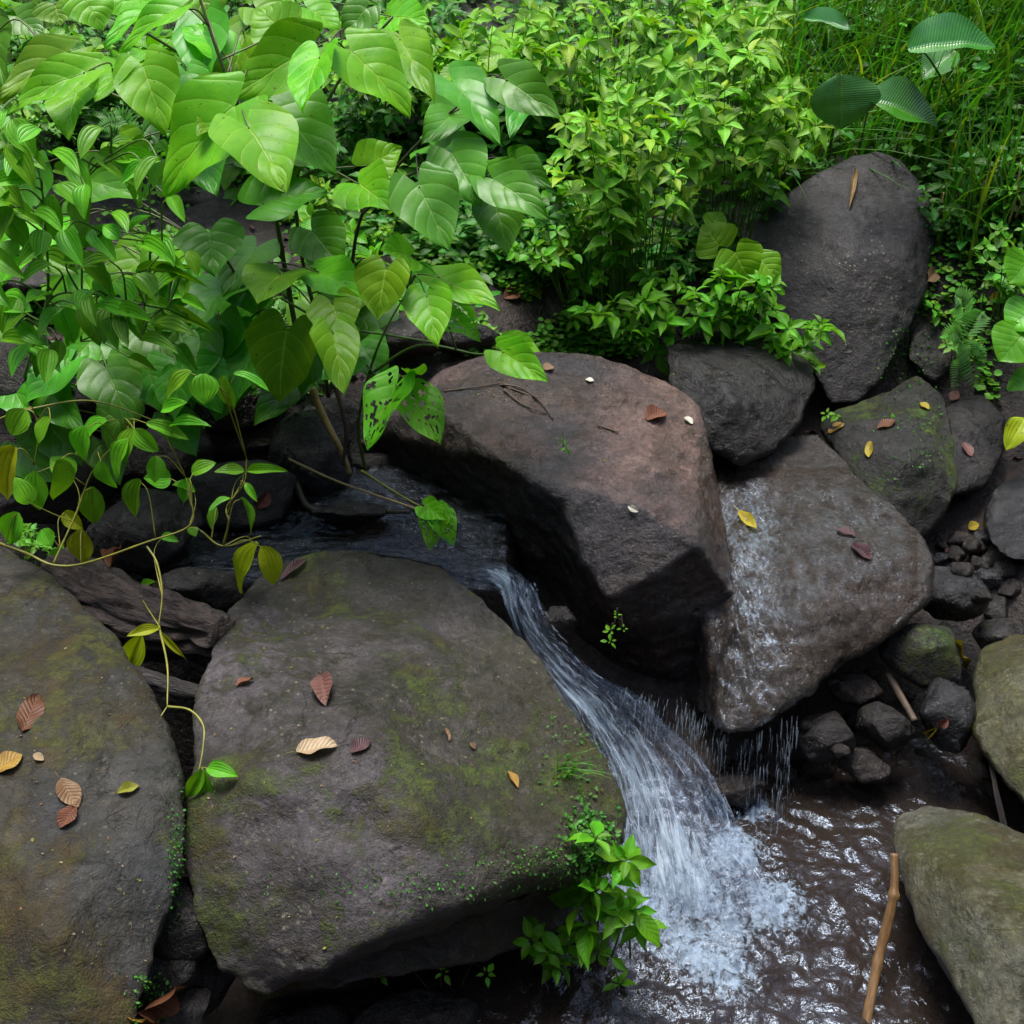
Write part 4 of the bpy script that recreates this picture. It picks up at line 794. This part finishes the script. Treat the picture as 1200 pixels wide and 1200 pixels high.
# ferns
for lab,L,Y,mt,ln,n_,wd_ in [('fresh weeds hiding the bare stems at the foot of the centre bush',[(640,300),(680,320),(720,310),(760,320),(790,330),(700,290),(650,270)],4.0,'fresh',.055,30,1.1),
 ('bright leafy weeds filling the bank between the two heart-leaved plants',[(350,330),(400,340),(440,300),(380,290),(330,380),(300,400),(450,340)],4.0,'fresh',.085,26,1.1),
 ('fresh green weeds along the far edge of the mud flat',[(60,200),(110,190),(160,200),(220,190),(280,190),(330,210),(30,230)],4.9,'fresh',.10,30,1.2),
 ('yellow-green low herbs between the heart-leaved plants and the centre bush',[(380,230),(420,250),(450,270),(400,270),(360,260),(480,300)],4.4,'pale',.06,34,1.0),
 ('leafy weeds over the dark rocks under the heart-leaved plant',[(280,440),(320,450),(350,440),(240,450),(200,440),(380,440)],3.6,'fresh',.08,20,1.2),
 ('broad-leaved weeds at the top left between fern and stems',[(20,90),(70,100),(130,80),(180,60),(240,70),(300,90)],4.7,'fresh',.12,24,1.2),
 ('weeds at the left edge in front of the mud',[(10,400),(50,420),(90,410),(20,450),(130,430),(70,460)],3.5,'fresh',.08,22,1.2),
 ('bright weeds at the top behind the slender heart-leaved stem',[(430,90),(470,110),(510,90),(400,60),(540,120),(450,40)],4.8,'pale',.09,24,1.1)]:
    tuft_plant(lab,'weeds','small_weed',jit(L,Y,.2,len(lab),n_,30),(sum(a for a,b_ in L)/len(L),max(b_ for a,b_ in L)+18,Y+.2),mt,L=ln,n=6,kind='oval' if mt=='fresh' else 'whorl',seed=len(lab),r=.0018,stem='stemg',lower=2,w=wd_)
def fern(label,fr,Y,L,seed):
    rd=random.Random(seed); b=at(*fr[0][:2],Y); root=empty('fern',b); tag(root,label,'fern'); 
    for k,(u,v,u2,v2) in enumerate(fr):
        a=at(u,v,Y); t=at(u2,v2,Y-.06); mid=a.lerp(t,.5)+Vector((0,-.01,.03)); P=spline([a,mid,t],8); mb=MB(); tube(mb,P,.0012,.0005,4); n=len(P)
        for i in range(2,n):
            d=(P[i]-P[i-1]).normalized(); w=(t-a).length*.36*math.sin(math.pi*(i/n)**.7*.93+.1)
            for s_ in (-1,1):
                sd2=d.cross(Vector((0,-.7,.7))).normalized()*s_; T=P[i]+(sd2+d*.35).normalized()*w
                mb.inst(TL_['fernl'][i%5],frameM(P[i],T,(rd.gauss(0,.1),-.6,.8),w*.75),rd.random())
        mb.build('frond',M['fern'],root)
fern('small bright fern growing beside the right foot of the upright slab',[(1130,380,1120,345),(1130,400,1150,365),(1128,420,1118,455),(1132,410,1155,425),(1128,400,1105,395),(1128,395,1142,452)],3.98,.1,1)
fern('small fern showing between the heart shaped leaves at left',[(160,160,115,150),(160,160,135,135),(165,160,195,150),(160,165,150,190),(215,90,235,70)],3.9,.1,2)
fern('fern at the top left between weeds and broad leaves',[(60,50,45,70),(60,50,90,75),(62,50,70,82),(130,20,150,50),(130,20,110,48)],4.3,.1,3)
# ------------------------------------------------------------ grass, ground cover, litter (past counting)
def gz(x,y): return ground(x,y)
gb=MB(); rd=random.Random(9)
def blade(b,L,dirx,diry,w,rnd):
    P=[b]; n=7
    for i in range(1,n+1):
        t=i/n; P.append(b+Vector((dirx*t*t*L*.8,diry*t*t*L*.8,L*(t-.45*t*t*abs(math.hypot(dirx,diry))))))
    V=[];F=[];UV=[]; d=Vector((dirx,diry,0)); sd_=d.orthogonal() if d.length<.01 else Vector((-diry,dirx,0)).normalized()
    if rd.random()<.6: sd_=Vector((1,rd.gauss(0,.4),0)).normalized()
    for i,p in enumerate(P):
        ww=w*(1-(i/n)**2)+.0003
        V+= [tuple(p-sd_*ww),tuple(p+Vector((0,0,-ww*.5))),tuple(p+sd_*ww)]; UV+=[(0,i/n),(.5,i/n),(1,i/n)]
    for i in range(n):
        a=i*3; F+=[(a,a+1,a+4,a+3),(a+1,a+2,a+5,a+4)]
    gb.add(V,F,np.array(UV),rnd)
def patch_px(n,u0,u1,v0,v1):
    out=[]
    while len(out)<n:
        u=rd.uniform(u0,u1); v=rd.uniform(v0,v1); d=ray(u,v); lo,hi=2.5,11
        for _ in range(18):
            m=(lo+hi)/2; p=at(u,v,m)
            if p.z>ground(p.x,p.y): lo=m
            else: hi=m
        out.append(at(u,v,lo))
    return out
for p in patch_px(1700,880,1240,10,300):
    if noise.noise(p*3)<-.35 or p.y<4.75: continue
    blade(Vector((p.x,p.y,gz(p.x,p.y)-.01)),rd.uniform(.3,.75),rd.gauss(.15,.5),rd.gauss(-.3,.4),rd.uniform(.003,.009),rd.random())
for p in patch_px(130,1095,1240,200,330): blade(Vector((p.x,p.y,gz(p.x,p.y)-.01)),rd.uniform(.3,.6),rd.gauss(.0,.35),rd.gauss(-.1,.25),rd.uniform(.003,.007),rd.random())
for p in patch_px(500,620,900,-20,160): blade(Vector((p.x,p.y,gz(p.x,p.y)-.01)),rd.uniform(.2,.5),rd.gauss(0,.4),rd.gauss(-.2,.4),rd.uniform(.002,.004),rd.random())
for p in patch_px(250,0,500,-20,60): blade(Vector((p.x,p.y,gz(p.x,p.y)-.01)),rd.uniform(.2,.5),rd.gauss(0,.4),rd.gauss(-.2,.4),rd.uniform(.002,.004),rd.random())
tag(gb.build('grass',M['grassm'],loc=(1,4.5,1)),kind='stuff')
def cover(name,areas,mat,size,kind,hgt=.02):
    mb=MB(); k=0
    for (n,u0,u1,v0,v1,thr) in areas:
        for p in patch_px(n,u0,u1,v0,v1):
            if noise.noise(Vector((p.x*4,p.y*4,k)))<thr: continue
            z=gz(p.x,p.y); s=size*rd.uniform(.6,1.3); q=Vector((p.x,p.y,z+abs(rd.gauss(0,hgt))))
            a=rd.random()*6.28
            mb.inst(rd.choice(TL_[kind]),frameM(q,q+Vector((math.cos(a),math.sin(a),rd.gauss(.1,.2)))*s,(rd.gauss(0,.3),-.35+rd.gauss(0,.3),1),s),rd.random())
    tag(mb.build(name,mat,loc=(0,4,1)),kind='stuff'); return mb
cover('creeping_ground_cover',[(6000,540,800,270,420,-.2),(3200,330,560,190,300,-.4),(2600,250,560,290,410,-.05),(1300,60,420,180,440,.05),(900,0,120,230,440,.1),(1400,1060,1240,250,480,0),(900,560,760,180,290,0),(500,780,1100,300,440,0)],M['tiny'],.022,'tiny',.02)
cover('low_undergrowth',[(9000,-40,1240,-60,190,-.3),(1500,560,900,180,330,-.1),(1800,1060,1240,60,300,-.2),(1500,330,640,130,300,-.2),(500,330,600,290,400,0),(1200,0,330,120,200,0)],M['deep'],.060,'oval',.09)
cover('bright_low_weeds',[(3500,-40,1240,-60,170,.05),(1200,380,660,60,260,0)],M['fresh'],.050,'oval',.12)
mb=MB()
for p in patch_px(800,0,1240,200,720):
    if p.y>6: continue
    h,n_=Vector((p.x,p.y,gz(p.x,p.y)+.004)),0
    a=rd.random()*6.28; s=rd.uniform(.012,.05); mb.inst(leafT('dead',.5,5,2,.1,.1,.08,seed=rd.randint(0,5)),frameM(h,h+Vector((math.cos(a),math.sin(a),.05))*s,(rd.gauss(0,.3),rd.gauss(0,.3),1),s),rd.random())
tag(mb.build('leaf_litter',M['d_purple'],loc=(0,3.5,.8)),kind='stuff')
# ------------------------------------------------------------ logs, sticks, twigs
def stick(label,cat,name,pts,r0,r1,mat,sides=14,jitr=.18,seed=0,parent=None,knots=(),onrock=False):
    P=spline([ (hit(p[0],p[1])[0]+Vector((0,-.002,.006)) if onrock else at(*p)) for p in pts],14)
    mb=MB(); n=len(P); V=[];F=[];UV=[]; up=Vector((.2,.1,1)).normalized()
    for i,p in enumerate(P):
        d=(P[min(i+1,n-1)]-P[max(i-1,0)]).normalized(); x=d.cross(up).normalized(); y=x.cross(d); t=i/(n-1); r=r0+(r1-r0)*t
        for kt,ks in knots: r*=1+ks*math.exp(-((t-kt)/.018)**2)
        for k in range(sides):
            a=2*math.pi*k/sides; q=noise.noise(Vector((math.cos(a)*2.2+seed,math.sin(a)*2.2,t*3+seed)))+.5*noise.noise(Vector((math.cos(a)*7,math.sin(a)*7+seed,t*8)))
            rr_=r*(1+jitr*q); V.append((p+(x*math.cos(a)+y*math.sin(a))*rr_)[:]); UV.append((k/sides,t*2))
    for i in range(n-1):
        for k in range(sides): a=i*sides+k; b=i*sides+(k+1)%sides; F.append((a,b,b+sides,a+sides))
    F.append(tuple(range(sides-1,-1,-1))); F.append(tuple((n-1)*sides+k for k in range(sides)))
    mb.add(V,F,np.array(UV)); o=mb.build(name,M[mat],loc=P[0]); tag(o,label,cat); addbvh(o); return o
stick('rotten dark brown log lying between the two front boulders, beneath the vine','log','rotten_log',[(62,672,2.72),(120,705,2.66),(200,732,2.58),(262,748,2.52)],.080,.062,'bark',64,.60,1)
stick('short dark wet branch poking out of the gap, below the rotten log','branch','broken_branch',[(150,790,2.36),(210,806,2.33),(282,822,2.27)],.024,.016,'darkwood',20,.3,2)
stick('yellow brown cane standing slanted in the pool beside the olive boulder','stick','cane',[(1012,1215,1.84),(1030,1120,1.98),(1046,1055,2.06),(1048,1000,2.14)],.0135,.009,'cane',16,.30,3,knots=((.70,.55),(.30,.2),(.45,.1)))
stick('dark twig dipping in the pool below the green grey boulder','twig','wet_twig',[(1178,975,2.36),(1168,930,2.44),(1160,890,2.54)],.008,.005,'darkwood',10,.2,4)
stick('reddish brown broken branch leaning between the stones behind the pool','branch','broken_branch',[(1040,790,2.84),(1058,820,2.76),(1072,845,2.68)],.012,.009,'d_brown' if False else 'twig',10,.2,5)
stick('long thin twig crossing the dark hollow left of the reddish boulder','twig','dry_twig',[(338,538,3.2),(400,566,3.15),(490,597,3.02)],.0045,.003,'straw',8,.15,6)
stick('mossy bent root above the stream, left of the reddish boulder','root','bent_root',[(345,565,3.32),(362,595,3.26),(400,602,3.22),(440,600,3.2),(480,600,3.15)],.012,.006,'stemd',10,.3,7)
stick('old dry brown stem leaning down at the left end of the reddish boulder','stem','dead_stem',[(365,455,3.45),(380,490,3.4),(398,525,3.36),(410,555,3.34)],.013,.008,'straw',10,.3,8)
stick('second dry stem hanging at the left end of the reddish boulder','stem','dead_stem',[(392,450,3.4),(405,500,3.35),(402,545,3.33)],.008,.005,'twig',10,.3,9)
stick('thin green vine stem arching across the left plants','stem','vine_stem',[(330,350,3.3),(392,382,3.2),(452,392,3.15),(512,402,3.1)],.004,.003,'stemg',8,.1,10)
for i,(P,m) in enumerate([([(586,452),(630,470),(648,492)],'twig'),([(590,458),(612,475),(640,486)],'twig'),([(520,460),(560,455),(590,450)],'twig'),([(700,500),(725,508)],'twig'),([(588,452),(610,456),(630,468)],'twig')]):
    stick(['long twig lying on the back of the reddish boulder','thinner twig beside the long twig on the reddish boulder','twig at the dirt covered left end of the reddish boulder top','short twig in the middle of the reddish boulder top','upper twig pointing right on the back of the reddish boulder'][i],'twig','dry_twig',P,.003,.002,m,6,.2,20+i,onrock=True)
for i,(P,lab) in enumerate([([(1140,770+0),(1128,790)],''),]): pass
# dry grass stalks right of the slab
sbm=MB()
for k,(u,v,u2,v2,Y) in enumerate([(1105,280,1128,205,4.5),(1182,262,1196,190,4.3),(1190,255,1204,205,4.3),(1092,275,1106,225,4.5),(1140,300,1150,215,4.45),(1205,300,1190,220,4.35)]):
    P=spline([at(u,v,Y),at((u+u2)/2+3,(v+v2)/2,Y-.02),at(u2,v2,Y)],6); b=MB(); tube(b,P,.0045,.003,6)
    o=b.build('dry_stalk',M['straw'],loc=P[0]); tag(o,'dry straw coloured stalk standing in the shade right of the upright slab','stalk','dry stalks right of the upright slab')
# grass tuft on the broad boulder by the fall
t=empty('grass_tuft',hit(662,915)[0]); tag(t,'bright little grass tuft on the boulder edge beside the fall','grass tuft'); gb=MB()
for k in range(26):
    b=hit(664+rd.gauss(0,7),908+rd.gauss(0,6))[0]; blade(b,rd.uniform(.06,.11),rd.gauss(.85,.4),rd.gauss(-.35,.4),.0014,rd.random())
gb.build('blades',M['grassm'],t)
# moss tufts: many tiny leaves on boulder faces
def mossy(n,cu,cv,su,sv,size,name,mat='tiny'):
    mb=MB(); 
    for i in range(int(n*2.4)):
        p,nn=hit(rd.gauss(cu,su),rd.gauss(cv,sv)); s=size*rd.uniform(.5,1.4); a=nn.orthogonal().normalized(); a=Matrix.Rotation(rd.random()*6.28,3,nn)@a
        mb.inst(rd.choice(TL_['tiny']),frameM(p+nn*rd.uniform(0,.008),p+nn*.006+(a+nn*.6)*s,nn,s),rd.random())
    tag(mb.build(name,M[mat],loc=hit(cu,cv)[0]),kind='stuff')
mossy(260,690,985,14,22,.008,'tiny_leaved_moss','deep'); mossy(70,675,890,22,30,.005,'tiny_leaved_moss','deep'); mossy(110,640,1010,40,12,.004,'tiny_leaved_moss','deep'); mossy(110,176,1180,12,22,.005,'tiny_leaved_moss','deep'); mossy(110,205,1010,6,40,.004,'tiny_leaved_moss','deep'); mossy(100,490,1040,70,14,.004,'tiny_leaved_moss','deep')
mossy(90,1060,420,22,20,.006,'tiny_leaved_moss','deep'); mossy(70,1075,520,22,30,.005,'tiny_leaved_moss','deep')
# ------------------------------------------------------------ fallen leaves
FL=[(377,794,383,829,25,'d_pink','pinkish brown leaf lying upright on the broad boulder'),
(348,884,396,876,30,'d_cream','large cream dead leaf on the broad boulder'),
(412,884,434,868,18,'d_purple','torn purple scrap of leaf right of the large cream leaf'),
(26,858,46,814,27,'d_brown','big curled brown leaf on the mossy boulder at left'),
(-8,905,28,886,26,'d_ochre','ochre leaf cut by the left edge of the frame'),
(70,915,92,948,24,'d_tan','crumpled tan leaf on the mossy boulder at left'),
(88,946,70,972,19,'d_red','rust coloured leaf just below the crumpled tan one'),
(138,930,164,922,13,'d_olive','small olive green curled leaf near the edge of the mossy left boulder'),
(606,925,594,905,10,'d_ochre','small orange leaf on the right part of the broad boulder'),
(757,493,779,484,24,'d_red','crumpled rust red leaf on top of the reddish boulder'),
(637,434,648,430,14,'d_tan','small round tan leaf at the back of the reddish boulder'),
(686,446,696,448,8,'white','white petal at the back of the reddish boulder'),
(736,593,748,600,8,'white','white petal on the front ridge of the reddish boulder'),
(802,490,811,498,9,'white','pale petal at the right edge of the reddish boulder'),
(866,600,887,622,13,'d_yellow','yellow leaf stuck on the water film of the wet boulder'),
(1019,537,1021,518,10,'d_yellow','upright small yellow leaf on the rock above the wet boulder'),
(1078,473,1088,481,10,'d_yellow','yellow leaf on the mossy rounded boulder'),
(1118,752,1130,785,8,'d_yellow','long thin yellow leaf on the low green tinted stone'),
(972,508,990,496,14,'d_ochre','ochre leaf left of the upright small yellow leaf'),
(1028,503,1050,494,14,'d_brown','brown leaf above the small yellow leaf'),
(1115,470,1124,458,13,'d_pink','pinkish leaf on the grey boulder at right, upper one'),
(1128,520,1138,536,12,'d_pink','pinkish leaf on the grey boulder at right, lower one'),
(980,622,1003,630,14,'d_purple','flat purplish leaf on the wet boulder, upper left one'),
(998,640,1021,658,17,'d_purple','flat purplish leaf on the wet boulder, right one'),
(608,700,624,696,11,'tiny','small green leaf caught at the lip of the fall'),
(278,806,298,798,15,'d_red','rusty leaf against the end of the dark wet branch'),
(300,595,315,575,15,'d_red','rust brown leaf hanging near the thin vine tip'),
(330,680,360,656,12,'d_purple','dark curled leaf at the back of the broad boulder'),
(160,1185,205,1155,34,'d_brown','large dark brown leaf fallen in the gap between front boulders'),
(175,1200,150,1192,20,'d_ochre','orange brown leaf at the bottom edge in the gap'),
(130,665,142,645,20,'d_brown','dark brown leaf behind the rotten log'),
(40,885,52,892,9,'d_cream','small pale curled leaf on the mossy left boulder'),
(1090,860,1100,852,8,'d_yellow','bit of yellow leaf beside the pool stones'),
(1135,620,1148,615,12,'d_yellow','dull yellow leaf above the pebble heap'),
(1160,352,1176,346,12,'d_yellow','yellow leaf in the herbs at far right'),
(622,345,634,340,14,'d_yellow','yellow leaf on the ground cover left of centre bush'),
(570,322,590,330,20,'d_brown','large brown leaf in the ground cover'),
(590,350,610,340,18,'d_red','rusty leaf in the ground cover by the yellow one'),
(820,300,832,290,12,'d_yellow','yellow leaf beside the heart shaped pair'),
(1086,330,1096,318,16,'d_tan','round tan leaf at the right side of the upright slab'),
(525,870,520,855,6,'d_tan','tiny tan leaf in the middle of the broad boulder'),
(556,878,550,870,6,'d_tan','tiny tan flake beside the middle of the broad boulder'),
(1100,850,1112,842,10,'d_red','reddish leaf between stones at the pool edge'),
(1003,200,995,246,6,'straw','pale dry blade stuck down the top of the upright slab'),
(960,478,972,486,14,'d_purple','dark purplish leaf on the rock below the creeper')]
for i,(u,v,u2,v2,w,mt,lab) in enumerate(FL):
    a,n1=hit(u,v); b,n2=hit(u2,v2)
    if abs(a.y-b.y)>.25: b=at(u2,v2,a.y-.02); n2=n1
    n=(n1+n2).normalized(); a=a+n*.005; b=b+n*.005; k=(a-CAM).length/FPX; L=(b-a).length
    t=leafT('dead',1.0,12,5,rd.uniform(.1,.35),rd.uniform(-.02,.02),.045 if w>12 else .03,seed=200+i,curl=rd.uniform(-.05,.12))
    mb=MB(); mb.inst(t,frameM(a,b,n,w*k),rd.random()*.8)
    if w>12:
        d=(a-b).normalized(); tube(mb,[a+d*L*.25+n*.003,a+d*L*.1+n*.004,a],.0006,.0009,4)
    o=mb.build('fallen_leaf' if mt not in('white',) else 'petal',M[mt],loc=a); tag(o,lab,'leaf' if mt!='white' else 'petal')
# crumbs: tiny petals, needles and bits strewn over the boulders
mbs=[MB(),MB(),MB()]; ms=MB()
areas=[(330,860,110,110,60),(560,800,80,100,40),(90,900,80,120,40),(650,500,90,60,26),(960,620,70,70,18),(100,1100,60,70,24),(500,700,90,30,20),(960,260,60,50,18),(540,450,40,15,50)]
for cu,cv,su,sv,n in areas:
    for i in range(int(n*2.4)):
        p,nn=hit(rd.gauss(cu,su),rd.gauss(cv,sv)); a=nn.orthogonal().normalized(); a=Matrix.Rotation(rd.random()*6.28,3,nn)@a
        if rd.random()<.6: s=rd.uniform(.002,.0085)*rd.uniform(.6,1.2); rd.choice(mbs).inst(rd.choice(TL_['oval']),frameM(p+nn*.002,p+nn*.003+a*s,nn+Vector((rd.gauss(0,.3),rd.gauss(0,.3),0)),s*rd.uniform(.5,1.5)),rd.random())
        else: s=rd.uniform(.01,.035); tube(ms,[p+nn*.001,p+nn*.003+a*s*.5,p+a*s+nn*.001],.0004,.0006,4)
[tag(mbs[q].build('leaf_crumbs',M[('d_tan','d_olive','d_cream')[q]],loc=(0,2.5,.6)),kind='stuff') for q in range(3)]; tag(ms.build('needle_litter',M['twig'],loc=(0,2.5,.6)),kind='stuff')
